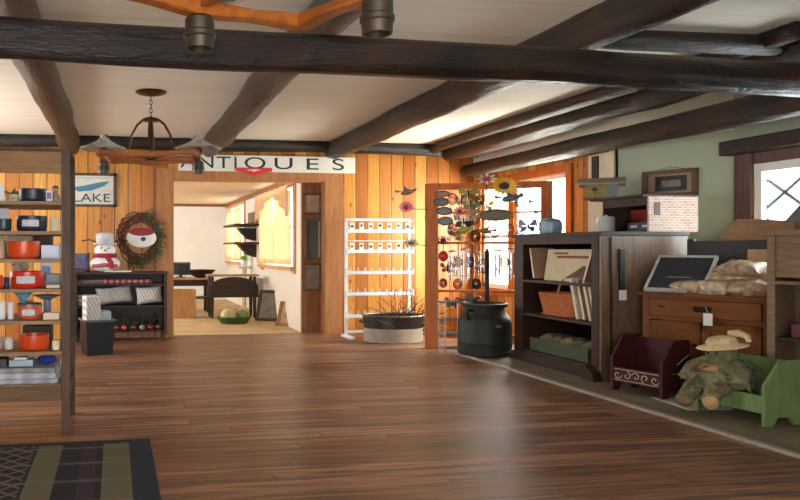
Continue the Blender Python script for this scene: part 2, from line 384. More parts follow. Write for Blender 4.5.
log('log_beam', (XL, YB - .09, 2.43), (XR, YB - .09, 2.43), .08, M_BLACKLOG, 51.3, jit=.05)
log('log_beam', (2.85, 3.95, 2.43), (4.9, 3.95, 2.43), .065, M_LOG, 61.3, jit=.05)
# doorway casing and recessed side panel
trim = MB()
xa, xb = at(157, 250, YB).x, at(341, 250, YB).x
trim.box(xa, XD0 + .005, YB - .03, YB - .001, 0, ZD + .13).box(XD1 - .005, xb, YB - .03, YB - .001, 0, ZD + .13).box(XD0, XD1, YB - .03, YB - .001, ZD, ZD + .13)
trim.box(XD0 - .001, XD0 + .02, YB - .02, YB + .12, 0, ZD).box(XD1 - .02, XD1 + .001, YB - .02, YB + .12, 0, ZD).box(XD0, XD1, YB - .02, YB + .12, ZD - .02, ZD + .001)
struct(trim.build('door_1', M_TRIM))
XS = at(302, 250, YB + .12).x
YN = YB + .12
struct(MB().box(XS, XD1 + .2, YN + .002, YN + .07, 0, 2.2).build('wall_passage', wood('mid_brown_panel', (104, 62, 34), (142, 92, 56), (10, 10, 1), 3)))
struct(MB().box(XD0, XD1, YB + .101, YN, -.02, .006).build('trim_7', flat((150, 132, 108), .5)))
# ------------------------------------------------------------------ room beyond
YE, XE, ZE, XEL = 15.4, XS + .02, 2.12, -2.0
m = N('tan_carpet'); v = m.coords(); a = m.noise(v, 120, 2); b2 = m.noise(v, 2, 3); m.bump(a, .5, .006)
M_CARPET = m.done(m.ramp(m.math('ADD', m.math('MULTIPLY', a, .5), m.math('MULTIPLY', b2, .5)), [(.35, lin((168, 142, 104))), (.65, lin((200, 176, 138)))]), .95)
struct(MB().box(XEL, XE + .1, YN, YE, -.06, .001).build('floor_beyond', M_CARPET))
struct(MB().box(XEL, XE + .1, YN + .07, YE + .1, ZE, ZE + .08).build('ceiling_beyond', flat((222, 196, 162), .8, 0, .06, 3)))
struct(MB().box(XEL, XE + .1, YE, YE + .1, 0, ZE).build('wall_far', flat((226, 230, 230), .8, 0, .03, 3)))
struct(MB().box(XEL - .1, XEL, YN, 9.6, 0, ZE).box(XEL - .1, XEL, 14.6, YE, 0, ZE).box(XEL - .1, XEL, 9.6, 14.6, 0, .7).box(XEL - .1, XEL, 9.6, 14.6, 2.0, ZE).build('wall_far_left', flat((214, 206, 192), .8, 0, .03, 3)))  # wide opening added in this unseen wall so sky light fills the room
struct(MB().box(XEL, XD0 - .3, YN - .02, YN + .05, 0, ZE + .1).build('wall_near_beyond', M_PLAS))
A0, A1, B0, B1 = 9.45, 11.5, 13.2, 15.0; az0, az1 = .87, 1.98
wl = MB()
for y0, y1, z0, z1 in ((YN + .07, A0, 0, ZE), (A1, B0, 0, ZE), (B1, YE, 0, ZE), (A0, A1, 0, az0), (A0, A1, az1, ZE), (B0, B1, 0, az0), (B0, B1, az1, ZE)):
    wl.box(XE, XE + .1, y0, y1, z0, z1)
struct(wl.build('wall_far_right', flat((220, 212, 198), .8, 0, .04, 3)))
for i, (a, b) in enumerate(((A0, A1), (B0, B1))):
    w = MB(); c = .1
    w.box(XE - .025, XE + .06, a - c, a, az0 - c, az1 + c).box(XE - .025, XE + .06, b, b + c, az0 - c, az1 + c).box(XE - .025, XE + .06, a, b, az1, az1 + c).box(XE - .08, XE + .06, a - c, b + c, az0 - .06, az0)
    w = struct(w.build('window_%d' % (3 + i), wood('honey_casing', (176, 120, 66), (214, 160, 100), (8, 8, 1), 3)))
    s = MB().box(XE + .02, XE + .05, (a + b) / 2 - .025, (a + b) / 2 + .025, az0, az1).box(XE + .02, XE + .05, a, b, 1.4, 1.44).build('sash', M_WHITE, w)
    MB().box(XE + .034, XE + .038, a, b, az0, az1).build('pane', glass(), w)
struct(MB().box(XE - .03, XE - .001, YN + .08, YE, ZE - .08, ZE).box(XEL, XE, YE - .03, YE - .001, ZE - .06, ZE).build('trim_8', wood('brown_cornice', (118, 78, 46), (152, 106, 68), (3, 3, 3), 3)))
# curtains
def curtain(y0, y1, z0, z1, x, label, seed, swag=False):
    bm = MB(); nn = 40; rows = 8; g = []
    for j in range(rows + 1):
        row = []
        for i in range(nn + 1):
            t = i / nn; z = z1 + (z0 - z1) * j / rows
            if swag: z = z1 + (z0 - z1) * (j / rows) * (1 - .75 * math.sin(math.pi * t) ** 1.2)
            row.append(bm.bm.verts.new((x + .022 * math.sin(t * 40 + seed) * (.4 + .6 * j / rows), y0 + (y1 - y0) * t, z)))
        g.append(row)
    for A, B in zip(g, g[1:]):
        for i in range(nn): bm.bm.faces.new((A[i], A[i + 1], B[i + 1], B[i]))
    o = bm.build('curtain', M_SHEER, smooth='all'); md = o.modifiers.new('thick', 'SOLIDIFY'); md.thickness = .003
    return tag(o, label, 'curtain')
M_SHEER = sheer((226, 202, 170))
ma, mb_ = (A0 + A1) / 2, (B0 + B1) / 2
curtain(A0 - .04, ma - .03, az0 + .02, az1 - .05, XE - .07, 'cream curtain panel at the near half of the window by the leaning frames', 1)
curtain(ma + .05, A1 + .06, az0 + .02, az1 - .05, XE - .07, 'cream curtain panel at the far half of the window by the leaning frames', 2)
curtain(A0 - .06, A1 + .08, az1 - .42, az1 + .03, XE - .11, 'cream scalloped valance over the window by the leaning frames', 3, True)
curtain(B0 - .04, mb_ - .04, az0 + .02, az1 - .05, XE - .07, 'cream curtain panel at the near half of the farthest window', 4)
curtain(mb_ + .12, B1 + .06, az0 + .02, az1 - .05, XE - .07, 'cream curtain panel at the far half of the farthest window by the end wall', 5)
# ================================================================== LEFT: open bookcase in the foreground
RY, RD = 4.30, .56                      # front plane, depth
rx1 = at(70, 250, RY).x; rx0 = rx1 - 1.35; S = lambda py: at(35, py, RY).z
bc = thing('open_bookcase', 'tall brown open-sided bookcase full of enamelware, behind the striped rug', 'bookcase', (rx0, RY, 0))
W = rx1 - rx0; M_RACK = wood('rack_brown', (56, 40, 30), (92, 70, 53), (8, 8, 1), 4, .5); M_SHELF = wood('rack_shelf', (118, 92, 66), (158, 128, 94), (1, 8, 8), 4, .5)
zt = S(150)
for x in (.0, W - .05):
    for y in (0, RD - .05):
        MB().box(x, x + .05, y, y + .05, 0, zt, bevel=.003).build('post', M_RACK, bc)
MB().box(.02, W - .05, -.004, .02, S(173), S(151), bevel=.003).build('header_board', wood('header_brown', (116, 86, 58), (150, 116, 80), (1, 8, 10), 4, .6), bc)
MB().box(0, W - .051, -.006, .018, S(401), S(386), bevel=.003).build('apron', M_GREYW, bc)
MB().box(0, W, 0, RD, zt, zt + .015).build('top_board', M_RACK, bc)
for x in (.0, W - .05):
    MB().box(x + .01, x + .04, .05, RD - .05, S(401), S(390)).build('side_rail', M_RACK, bc)
SH = [201, 231, 259, 289, 321, 352, 385]
for py in SH:
    MB().box(.0 if py == 385 else .0, W - .052, .005, RD - .01, S(py) - .022, S(py), bevel=.002).build('shelf', M_SHELF, bc)
MB().box(W - .75, W - .71, RD - .03, RD, S(385), zt).build('back_stile', M_RACK, bc)
def place(px0, px1, Y): return at((px0 + px1) / 2, 250, Y).x, (at(px1, 250, Y).x - at(px0, 250, Y).x)
def shelf_z(k): return S(SH[k]) + .0005
M_OR = flat((205, 74, 28), .3, 0, .1); M_RED = flat((196, 46, 26), .3, 0, .1); M_CORAL = flat((190, 92, 62), .45, 0, .12)
def pot(name, label, cat, k, px0, px1, ptop, mat, Y=RY + .14, group=None, lab=None, lid=None, rim=True):
    x, w = place(px0, px1, Y); z = shelf_z(k); h = at(30, ptop, Y - w / 2 if False else Y).z - z; h = max(.03, h)
    t = thing(name, label, cat, (x, Y, z), 0, group); r = w / 2
    MB().lathe([(r * .82, 0), (r * .9, .006), (r * .97, h * .25), (r * .97, h * .92), (r, h * .93), (r, h * .985), (r * .93, h), (r * .9, h * .9), (r * .88, .012), (0, .012)], 28).build('body', mat, t, True)
    if lid is not None:
        MB().lathe([(r * .99, h), (r * 1.0, h + .008), (r * .9, h + .014), (.012, h + .016), (.015, h + .03), (0, h + .032)], 24).build('lid', lid, t, True)
    if lab is not None:
        bm = MB(); a0, a1 = R(-90 - 32), R(-90 + 32); pr = []
        for i in range(9):
            a = a0 + (a1 - a0) * i / 8; pr.append((r * .985 * math.cos(a), r * .985 * math.sin(a)))
        q = [(r * .975 * math.cos(a0 + (a1 - a0) * i / 8), r * .975 * math.sin(a0 + (a1 - a0) * i / 8)) for i in range(9)]
        bm.prism(pr + q[::-1], h * .3, h * .72, 'xy'); bm.build('paper_label', lab, t)
    return t
def carton(name, label, cat, k, px0, px1, ptop, mat, Y=RY + .12, d=.12, band=None):
    x, w = place(px0, px1, Y); z = shelf_z(k); h = max(.012, at(30, ptop, Y).z - z)
    t = thing(name, label, cat, (x, Y, z)); MB().box(-w / 2, w / 2, 0, d, 0, h, bevel=.003).build('carton', mat, t)
    if band is not None: MB().box(-w * .36, w * .36, -.002, 0, h * .25, h * .8).build('front_panel', band, t)
    return t
M_NAVY = flat((28, 40, 58), .4); M_TEAL = flat((40, 62, 72), .35); M_CARD = flat((214, 216, 224), .6, 0, .04); M_LBL = flat((196, 200, 206), .6, 0, .2, 40)
# shelf 1 (top)
t = thing('trailing_plant', 'small green artificial plant on the top shelf of the bookcase', 'plant', (place(2, 22, RY + .3)[0], RY + .3, shelf_z(0)))
MB().lathe([(.035, 0), (.045, .06), (.04, .062), (.035, .05), (0, .05)], 16).build('pot', M_CREAM, t, True)
lf = MB()
for i in range(26):
    a = i * 2.4; l = .05 + .04 * random.random(); M_ = T(0, 0, .055) @ Rz(math.degrees(a)) @ Ry(random.uniform(15, 85))
    lf.prism([(0, 0), (l * .4, .012), (l, 0), (l * .4, -.012)], -.001, .001, 'xy', M_ @ Ry(-50))
lf.build('leaves', flat((98, 116, 58), .6, 0, .3), t)
carton('paper_tag', 'pale lavender card standing at the top shelf by the plant', 'card', 0, -6, 4, 184, M_CARD, RY + .05, .01)
pot('crock', 'dark navy crock on the top shelf beside the plant', 'crock', 0, 19, 47, 189, M_NAVY)
t = thing('cloth_doll', 'small pink cloth doll on the top shelf beside the navy crock', 'doll', (place(51, 60, RY + .18)[0], RY + .18, shelf_z(0)))
MB().lathe([(.03, 0), (.032, .02), (.016, .065), (.012, .07), (0, .072)], 14).build('dress', fabric((190, 150, 150)), t, True)
MB().ball((0, 0, .088), .018).build('head', fabric((206, 176, 158)), t, True)
MB().lathe([(.022, .09), (.016, .105), (0, .112)], 12).build('bonnet', fabric((120, 60, 90)), t, True)
carton('candle_box', 'tall violet and white candle box at the post end of the top shelf', 'box', 0, 46, 52, 190, M_CARD, RY + .06, .05, flat((120, 104, 150), .6))
# shelf 2
carton('price_card', 'blank white card standing on the second shelf', 'card', 1, -8, 9, 207, M_CARD, RY + .4, .006)
pot('tin_canister', 'dark teal tin canister on the second shelf, partly out of view', 'canister', 1, -4, 12, 219, M_TEAL)
pot('enamel_pot', 'wide dark blue enamel pot with a white oval mark, second shelf', 'pot', 1, 16, 48, 216, M_NAVY, lab=M_LBL)
pot('cream_jar', 'small cream jar beside the wide dark blue pot', 'jar', 1, 50, 59, 218, M_CREAM)
# shelf 3
carton('lettered_block', 'long weathered cream block at the back of the third shelf', 'block', 2, -5, 32, 234, flat((206, 196, 168), .7, 0, .25, 30), RY + .36, .06)
carton('wooden_crate', 'small brown wooden box behind the bright orange pot', 'box', 2, 33, 52, 233, M_RACK, RY + .36, .1)
pot('enamel_pot', 'bright orange pot with open rim, third shelf', 'pot', 2, 7, 41, 241, M_OR)
pot('cream_jar', 'tan jar at the cut-off end of the third shelf', 'jar', 2, -6, 5, 240, flat((190, 168, 134), .5))
carton('gift_box', 'flat pale blue box beside the bright orange pot', 'box', 2, 41, 59, 245, flat((196, 208, 232), .5, 0, .04))
# shelf 4
for i, (a, b, l, c) in enumerate(((14, 20, 'lumpy cream pottery bird on the fourth shelf', (206, 196, 170)), (21, 27, 'cream pottery bird next to the framed print, fourth shelf', (194, 180, 150)))):
    x, w = place(a, b, RY + .36); t = thing('pottery_bird', l, 'figurine', (x, RY + .36, shelf_z(3)))
    MB().lathe([(.018, 0), (.02, .006), (.012, .1), (.0, .1)], 12).ball((0, 0, .125), .03, 1.2, .8, .9, jit=.1, seed=i).build('body', flat(c, .6), t, True)
    MB().ball((-.025, 0, .152), .014).build('head', flat(c, .6), t, True)
carton('framed_print', 'small white framed blue print standing behind the red pot', 'picture', 3, 40, 52, 261, M_WHITE, RY + .33, .02, flat((128, 150, 186), .5, 0, .4, 40))
pot('enamel_pot', 'red pot with a white paper label, fourth shelf', 'pot', 3, 10, 45, 271, M_RED, lab=M_LBL)
pot('enamel_mug', 'orange-red mug cut off by the edge, beside the purple jar', 'mug', 3, -6, 3, 275, M_OR, RY + .1)
pot('glass_jar', 'dark purple jar beside the labelled red pot', 'jar', 3, 3.4, 9.5, 277, flat((60, 36, 66), .3), RY + .1)
carton('tea_box', 'dark teal box at the post end of the fourth shelf', 'box', 3, 46, 60, 274, M_TEAL, RY + .2, .1)
carton('soap_bar', 'flat cream packet in front of the dark teal box', 'packet', 3, 46, 59, 285, flat((206, 186, 160), .6), RY + .06, .07)
# shelf 5
M_BLUEG = flat((92, 164, 196), .15, 0, .2)
t = pot('candle_tin', 'coral tin with a pale label, fifth shelf', 'tin', 4, 17, 42, 305, M_CORAL, lab=M_LBL, lid=flat((130, 128, 128), .35, .6))
t = thing('glass_bird_dish', 'bright blue glass dish on top of the coral tin', 'dish', (place(14, 33, RY + .14)[0], RY + .14, at(30, 305, RY + .14).z + .0165))
MB().lathe([(.02, .0), (.022, .004), (.012, .012), (.03, .03), (.055, .058), (.052, .06), (.028, .034), (0, .02)], 24).build('bowl', M_BLUEG, t, True)
x, w = place(34, 59, RY + .36)
t = thing('serving_dish', 'grey blue oval serving dish behind the coral tin', 'dish', (x, RY + .4, shelf_z(4)))
MB().lathe([(.05, 0), (.055, .004), (.03, .02), (.03, .1), (.09, .125), (.1, .13), (.09, .122), (0, .112)], 24, sx=.9).build('bowl', flat((112, 124, 142), .3), t, True)
pot('enamel_mug', 'white jar with grey side, fifth shelf at the cut-off end', 'jar', 4, -4, 6, 301, M_WHITE)
pot('glass_jar', 'narrow white jar beside the coral tin', 'jar', 4, 7.5, 14, 302, M_CARD)
carton('recipe_card', 'stack of cream cards beside the coral tin', 'cards', 4, 43, 59, 313, flat((214, 198, 176), .7), RY + .06, .08)
# shelf 6
x, w = place(24, 52, RY + .4)
for i in range(4):
    t = tag(MB().lathe([(.02, 0), (.055, .002), (w / 2 - .004 * i, .014), (w / 2 - .002 - .004 * i, .0165), (.05, .006), (0, .005)], 28).build('dinner_plate', flat(((44, 44, 60), (120, 108, 140), (50, 48, 62), (92, 84, 112))[i], .25), smooth=True, loc=(x, RY + .42, shelf_z(5) + .1225 + i * .018)), ('bottom dark plate of the stack behind the deep orange pot', 'second plate up, dusky violet, behind the deep orange pot', 'third plate up, dark slate, behind the deep orange pot', 'top violet plate of the stack behind the deep orange pot')[i], 'plate', 'stacked plates')
tag(MB().box(-w / 2, w / 2, -.09, .09, 0, .12, bevel=.004).build('tin_box', M_IRON, loc=(x, RY + .42, shelf_z(5))), 'dark metal box under the stack of plates', 'box')
pot('enamel_pot', 'deep orange pot without label, on the sixth shelf', 'pot', 5, 18, 50, 334, M_OR)
pot('enamel_mug', 'pale jar with grey bands at the sixth shelf', 'jar', 5, 4, 14, 337, flat((196, 192, 184), .5, 0, .2), lab=M_LBL)
pot('glass_jar', 'pink-grey jar at the cut-off end of the sixth shelf', 'jar', 5, -6, 3, 336, flat((176, 160, 156), .4))
pot('cream_jar', 'small cream jar beside the deep orange pot', 'jar', 5, 52, 60, 341, M_CREAM, RY + .08)
# bottom shelf
for i, (l, c, hh) in enumerate((('lowest sheet of white paper stacked on the bottom shelf', (176, 180, 188), .03), ('pale blue folded linen in the middle of the bottom shelf', (186, 196, 208), .034), ('grey folded linen topping the bottom shelf stack', (160, 158, 156), .03))):
    z = shelf_z(6) + (0, .031, .066)[i]
    tag(MB().box(.3, W - .075 - i * .008, .03, .44, 0, hh, bevel=.008).build('folded_linen', fabric(c, scale=20), loc=(rx0, RY, z)), l, 'linen', 'folded linens on the bottom shelf')
z = shelf_z(6) + .0965
x, w = place(10, 34, RY + .14)
t = thing('tin_tray', 'pale blue tin with a white lid on the folded linen', 'tin', (x, RY + .14, z)); MB().box(-w / 2, w / 2, -.05, .05, 0, .04, bevel=.004).build('body', flat((140, 164, 182), .35), t); MB().box(-w * .3, w * .25, -.045, .045, .0405, .055, bevel=.004).build('lid', M_WHITE, t)
x, w = place(38, 56, RY + .16)
t = thing('blue_pouch', 'royal blue fabric pouch on the folded linen', 'pouch', (x, RY + .16, z)); MB().ball((0, 0, .034), .05, w / .1, .9, .66, 3, jit=.15, seed=4).build('pouch', fabric((34, 48, 150)), t, True)
MB().tube([(-.03, 0, .062), (0, 0, .075), (.03, 0, .062)], .004).build('drawstring', flat((20, 26, 90), .7), t, True)
x, w = place(-2, 8, RY + .14)
tag(MB().box(-w / 2, w / 2, -.05, .05, 0, .05, bevel=.003).build('ledger_book', flat((52, 50, 56), .6), loc=(x, RY + .14, z)), 'dark grey book on the folded linen at the cut-off end', 'book')
# ================================================================== RUG
m = N('striped_rug'); tc = m.n('ShaderNodeTexCoord'); sp = m.n('ShaderNodeSeparateXYZ'); m.l(tc.outputs['Object'], sp.inputs[0])
RGX = .20; k = 1.8
T_, O_, P_, D_ = (16, 36, 54), (104, 99, 78), (56, 32, 56), (19, 22, 34)
st = [(0, T_), (.10, T_), (.101, O_), (.215, O_), (.216, D_), (.245, D_), (.246, P_), (.31, P_), (.311, D_), (.40, D_), (.401, O_), (.51, O_), (.511, D_), (.72, D_), (.721, O_), (.80, O_), (.801, D_), (1, D_)]
u = m.math('DIVIDE', m.math('SUBTRACT', 0.0, sp.outputs[0]), 1.2); r = m.ramp(u, [(p, lin(c)) for p, c in st])
for nd in m.nt.nodes:
    if nd.bl_idname == 'ShaderNodeValToRGB': nd.color_ramp.interpolation = 'CONSTANT'
# woven lattice in the wide dark band
dx = m.math('ABSOLUTE', m.math('SUBTRACT', m.math('FRACT', m.math('MULTIPLY', sp.outputs[0], 9.0)), .5)); dy = m.math('ABSOLUTE', m.math('SUBTRACT', m.math('FRACT', m.math('MULTIPLY', sp.outputs[1], 9.0)), .5))
la = m.math('LESS_THAN', m.math('ABSOLUTE', m.math('SUBTRACT', m.math('ADD', dx, dy), .5)), .1)
inb = m.math('MULTIPLY', m.math('GREATER_THAN', u, .525), m.math('LESS_THAN', u, .71))
col = m.mix(m.math('MULTIPLY', m.math('MULTIPLY', la, inb), .6), r, lin((142, 118, 112)))
# cross bars
cr = m.math('LESS_THAN', m.math('ABSOLUTE', m.math('SUBTRACT', m.math('FRACT', m.math('MULTIPLY', sp.outputs[1], 3.6)), .5)), .07)
inb2 = m.math('MULTIPLY', m.math('GREATER_THAN', u, .1), m.math('LESS_THAN', sp.outputs[1], -.06))
col = m.mix(m.math('MULTIPLY', m.math('MULTIPLY', cr, inb2), .35), col, lin((122, 116, 100)))
edge = m.math('GREATER_THAN', sp.outputs[1], -.07); col = m.mix(edge, col, lin((30, 36, 46)))
nz = m.noise(tc.outputs['Object'], 160, 2); col = m.mix(.35, col, m.ramp(nz, [(.3, (.02, .02, .02, 1)), (.7, (.5, .5, .45, 1))]), 'OVERLAY'); m.bump(nz, .6, .006)
M_RUG = m.done(col, .95)
tag(MB().box(-2.0, 0, -2.6, 0, .0005, .014, bevel=.005).build('striped_rug', M_RUG, loc=(RGX, 4.05, 0)), 'dark teal and olive striped woven rug on the plank floor', 'rug')
# ================================================================== LOW BOOKCASE by the back wall
LY = 8.44; lx0, lx1 = at(74, 250, LY).x, at(167, 250, LY).x; LW = lx1 - lx0; lz = at(120, 272, LY).z
lb = thing('low_bookcase', 'low dark wood bookcase under the wreath, against the pine wall', 'bookcase', (lx0, LY, 0))
MB().box(-.01, LW + .01, -.01, .37, lz - .03, lz, bevel=.004).build('top', M_DARKW, lb)
for x in (0, LW - .035): MB().box(x, x + .035, 0, .36, .09, lz - .03).build('side', M_DARKW, lb)
MB().box(.035, LW - .035, .345, .36, .09, lz - .03).build('back_panel', M_DARKW, lb)
LS = []
for py in (284, 306, 331):
    z = at(120, py, LY).z; LS.append(z)
    MB().box(.035, LW - .035, .01, .345, z - .02, z).build('shelf', M_DARKW, lb)
for x in (.02, LW - .055):
    for y in (.02, .3): MB().box(x, x + .035, y, y + .035, 0, .09).build('foot', M_DARKW, lb)
LS = [z + .0005 for z in LS]
def lp(px, py): return at(px, py, LY + .15)
# the top shelf's red plaid cloth, pillows, greens, berries
m = N('red_plaid'); v = m.coords(); tc = m.n('ShaderNodeTexCoord'); sp = m.n('ShaderNodeSeparateXYZ'); m.l(tc.outputs['Object'], sp.inputs[0])
fx = m.math('LESS_THAN', m.math('FRACT', m.math('MULTIPLY', sp.outputs[0], 14)), .5)
M_PLAID = m.done(m.mix(m.math('MULTIPLY', fx, .6), lin((128, 30, 34)), lin((190, 150, 144))), .9)
tag(MB().box(-.30, .30, -.12, .12, 0, .05, bevel=.02).build('plaid_throw', M_PLAID, loc=(lp(126, 0).x + .02, LY + .17, LS[0])), 'folded red plaid throw on the top shelf of the low bookcase', 'throw')
tag(MB().box(-.16, .16, -.1, .1, 0, .05, bevel=.01).build('folded_towel', fabric((116, 104, 92)), loc=(lp(90, 0).x, LY + .17, LS[0])), 'grey brown towel left of the red plaid throw', 'towel')
def pillow(px, pz, w, h, t, mat, label, rot, seed, y=.12, tilt=12):
    o = MB().pillow(w, h, t, T(0, 0, h * .46) @ Rx(-tilt) @ Ry(rot), seed).build('throw_pillow', mat, smooth='all', loc=(lp(px, 0).x, LY + y, pz)); return tag(o, label, 'pillow')
m = N('striped_ticking'); tc = m.n('ShaderNodeTexCoord'); sp = m.n('ShaderNodeSeparateXYZ'); m.l(tc.outputs['Object'], sp.inputs[0])
fx = m.math('LESS_THAN', m.math('FRACT', m.math('MULTIPLY', m.math('ADD', sp.outputs[0], m.math('MULTIPLY', sp.outputs[2], .5)), 26)), .4)
M_TICK = m.done(m.mix(m.math('MULTIPLY', fx, .6), lin((206, 202, 198)), lin((120, 116, 122))), .9)
zt1 = LS[1]
pillow(114, zt1 + .018, .46, .235, .16, fabric((176, 172, 170)), 'pale grey pillow lying on the middle shelf', -7, 1, .12, 0)
pillow(149, zt1 + .014, .33, .235, .15, M_TICK, 'striped ticking pillow at the end of the middle shelf', -6, 2, .12, 0)
t = thing('folded_quilt', 'pale green and white folded quilt beside the grey pillow', 'quilt', (lp(88, 0).x, LY + .15, zt1))
for i in range(3): MB().box(-.12, .12, -.1, .1, .001 + i * .045, .043 + i * .045, bevel=.015).build('fold', fabric(((150, 168, 160), (214, 214, 210), (178, 184, 182))[i]), t)
def greens(mb, n, w, d, h, l, seed):
    rnd = random.Random(seed)
    for i in range(n):
        x, y, z = rnd.uniform(-w, w), rnd.uniform(-d, d), rnd.uniform(.02, h); a = rnd.uniform(0, 360); e = rnd.uniform(-25, 50)
        mb.prism([(0, 0), (l * .5, .007), (l, 0), (l * .5, -.007)], -.0015, .0015, 'xy', T(x, y, z) @ Rz(a) @ Ry(-e))
    return mb
M_FIR = flat((44, 62, 40), .7, 0, .3)
g = greens(MB(), 240, .32, .1, .15, .07, 3).box(-.24, .24, -.08, .08, 0, .03, bevel=.01)
t = tag(g.build('pine_garland', M_FIR, loc=(lp(134, 0).x, LY + .16, LS[2] + .0)), 'dark green pine garland heaped on the lowest shelf', 'garland')
for i, (px, c, l) in enumerate(((116, (120, 30, 34), 'dark red ball ornament nearest the black bin, in front of the garland'), (124, (160, 60, 60), 'rosy red ball ornament second from the black bin'), (133, (96, 26, 30), 'deep maroon ball ornament third from the black bin'), (142, (150, 130, 120), 'silvery beige ball ornament fourth from the black bin'), (150, (132, 34, 40), 'red ball ornament second from the bookcase side'), (158, (104, 40, 40), 'brownish red ball ornament nearest the bookcase side'))):
    p = at(px, 0, LY + .05); t = thing('ball_ornament', l, 'ornament', (p.x, LY + .035, LS[2]), 0, 'ornaments on the low bookcase')
    MB().ball((0, 0, .034), .034, sub=3).build('ball', flat(c, .25), t, True); MB().lathe([(.008, .066), (.008, .076), (0, .077)], 10).build('cap', M_BRASS, t, True)
# snowman, cushion, letter board on top
sn = at(105, 270, LY + .16); sm = thing('snowman_figure', 'plush snowman with white hat and red scarf on the low bookcase', 'figurine', (sn.x, LY + .16, lz + .0005)); sm.scale = (1.45, 1.2, 1.12)
fx = flat((224, 222, 220), .9, 0, .06)
MB().ball((0, 0, .085), .1, 1.25, .8, .85, 3).ball((0, 0, .23), .085, 1.05, .8, .95, 3).build('body', fx, sm, True)
MB().lathe([(.10, .0), (.10, .012), (.072, .014), (.075, .11), (.06, .125), (0, .13)], 20, T(0, 0, .295)).build('hat', fabric((214, 214, 216)), sm, True)
MB().lathe([(.07, .15), (.1, .165), (.1, .19), (.07, .2)], 20, sy=.8).tube([(.02, -.075, .16), (.05, -.1, .1), (.06, -.1, .03)], .022).build('scarf', fabric((170, 40, 62)), sm, True)
for x in (-.03, .03): MB().ball((x, -.062, .255), .009).build('eye', M_BLACK, sm, True)
MB().lathe([(.012, 0), (0, .05)], 10, T(0, -.068, .23) @ Rx(90)).build('nose', flat((214, 110, 40), .6), sm, True)
for sx in (-1, 1): MB().tube([(sx * .07, 0, .32), (sx * .13, -.01, .345), (sx * .19, -.02, .33)], .006).build('twig', M_IRON, sm)
MB().tube([(-.1, -.05, .06), (0, -.09, .075), (.1, -.05, .06)], .02).build('candy_cane', fabric((196, 90, 110)), sm, True)
o = MB().pillow(.24, .24, .12, T(0, 0, .115) @ Rx(-10), 6).build('throw_pillow', fabric((104, 106, 138)), smooth='all', loc=(at(80, 0, LY + .2).x, LY + .2, lz + .0005)); tag(o, 'slate lavender cushion leaning beside the snowman', 'pillow')
p = at(118, 0, LY + .06); tag(MB().box(-.16, .16, -.05, .05, 0, .012, bevel=.002).build('flat_book', M_WHITE, loc=(p.x, LY + .06, lz + .0005)), 'thin white booklet lying in front of the snowman', 'booklet')
# black bin with contents
by = 7.55; bx = at(97, 0, by); bn = thing('storage_bin', 'black plastic storage bin on the floor before the low bookcase', 'bin', (bx.x, by, 0), R(14))
bw, bd, bh = .30, .34, .37
def tub(mb, w, d, w2, d2, h, th):
    o = [[(-w, -d), (w, -d), (w, d), (-w, d)], [(-w2, -d2), (w2, -d2), (w2, d2), (-w2, d2)]]
    L = [[mb.bm.verts.new((x, y, z)) for x, y in q] for q, z in ((o[0], 0), (o[1], h), ([(x * (1 - th / w2), y * (1 - th / d2)) for x, y in o[1]], h), ([(x * (1 - th / w), y * (1 - th / d)) for x, y in o[0]], .01))]
    mb.bm.faces.new(L[0]); mb.bm.faces.new(L[3])
    for A, B in zip(L, L[1:]):
        for i in range(4): mb.bm.faces.new((A[i], A[(i + 1) % 4], B[(i + 1) % 4], B[i]))
    return mb
tub(MB(), .135, .15, .15, .165, bh, .006).build('body', flat((22, 27, 34), .4), bn)
r = MB()
for s in (-1, 1): r.box(s * .152, s * .165, -.18, .18, bh - .02, bh + .003).box(-.165, .165, s * .167, s * .18, bh - .02, bh + .003)
r.build('rim', flat((84, 96, 108), .4), bn)
c = [('white striped shopping bag standing in the black bin', -.06, (216, 216, 218), .15, .60, -4), ('grey cardboard folder standing in the black bin', .07, (168, 176, 184), .12, .44, 6)]
for l, x, col, w, h, a in c:
    q = Matrix.Rotation(R(14), 4, 'Z') @ Vector((x, 0, 0)); tag(MB().box(-w / 2, w / 2, -.11, .11, 0, h, bevel=.01).build('paper_bag', M_TICK if h > .5 else flat(col, .7), loc=(bx.x + q.x, by + q.y, .0155), rz=R(14)), l, 'bag')
# ================================================================== ON THE BACK WALL
# lake sign
a, b = at(66, 173, YB), at(117, 207, YB); w, h = b.x - a.x, a.z - b.z
ls = thing('lake_sign', 'white framed lake sign with a blue canoe on the pine wall', 'sign', ((a.x + b.x) / 2, YB - .002, b.z))
MB().box(-w / 2 + .02, w / 2 - .02, -.016, -.004, .02, h - .02).build('panel', flat((206, 206, 196), .6, 0, .15, 8), ls)
fr = MB()
for q in ((-w / 2, -w / 2 + .03, 0, h), (w / 2 - .045, w / 2, 0, h), (-w / 2, w / 2, 0, .03), (-w / 2, w / 2, h - .03, h)): fr.box(q[0], q[1], -.03, -.001, q[2], q[3])
fr.build('frame', wood('sign_frame', (60, 52, 46), (96, 84, 72), (6, 6, 1), 4, .6), ls)
cn = [(-.24, .2), (-.15, .165), (0, .18), (.15, .235), (.225, .3), (.1, .285), (-.05, .25), (-.2, .22)]
MB().prism([(x, z + .02) for x, z in cn], -.02, -.0165).build('canoe', flat((66, 122, 150), .5), ls)
text('lettering', 'LAKE', .15, M_NAVY, ls, (0, -.018, .105), sx=1.35)
MB().box(-.2, .2, -.0175, -.0162, h - .062, h - .056).box(.08, .2, -.0175, -.0162, .14, .145).build('faint_rules', flat((130, 134, 138), .6), ls)
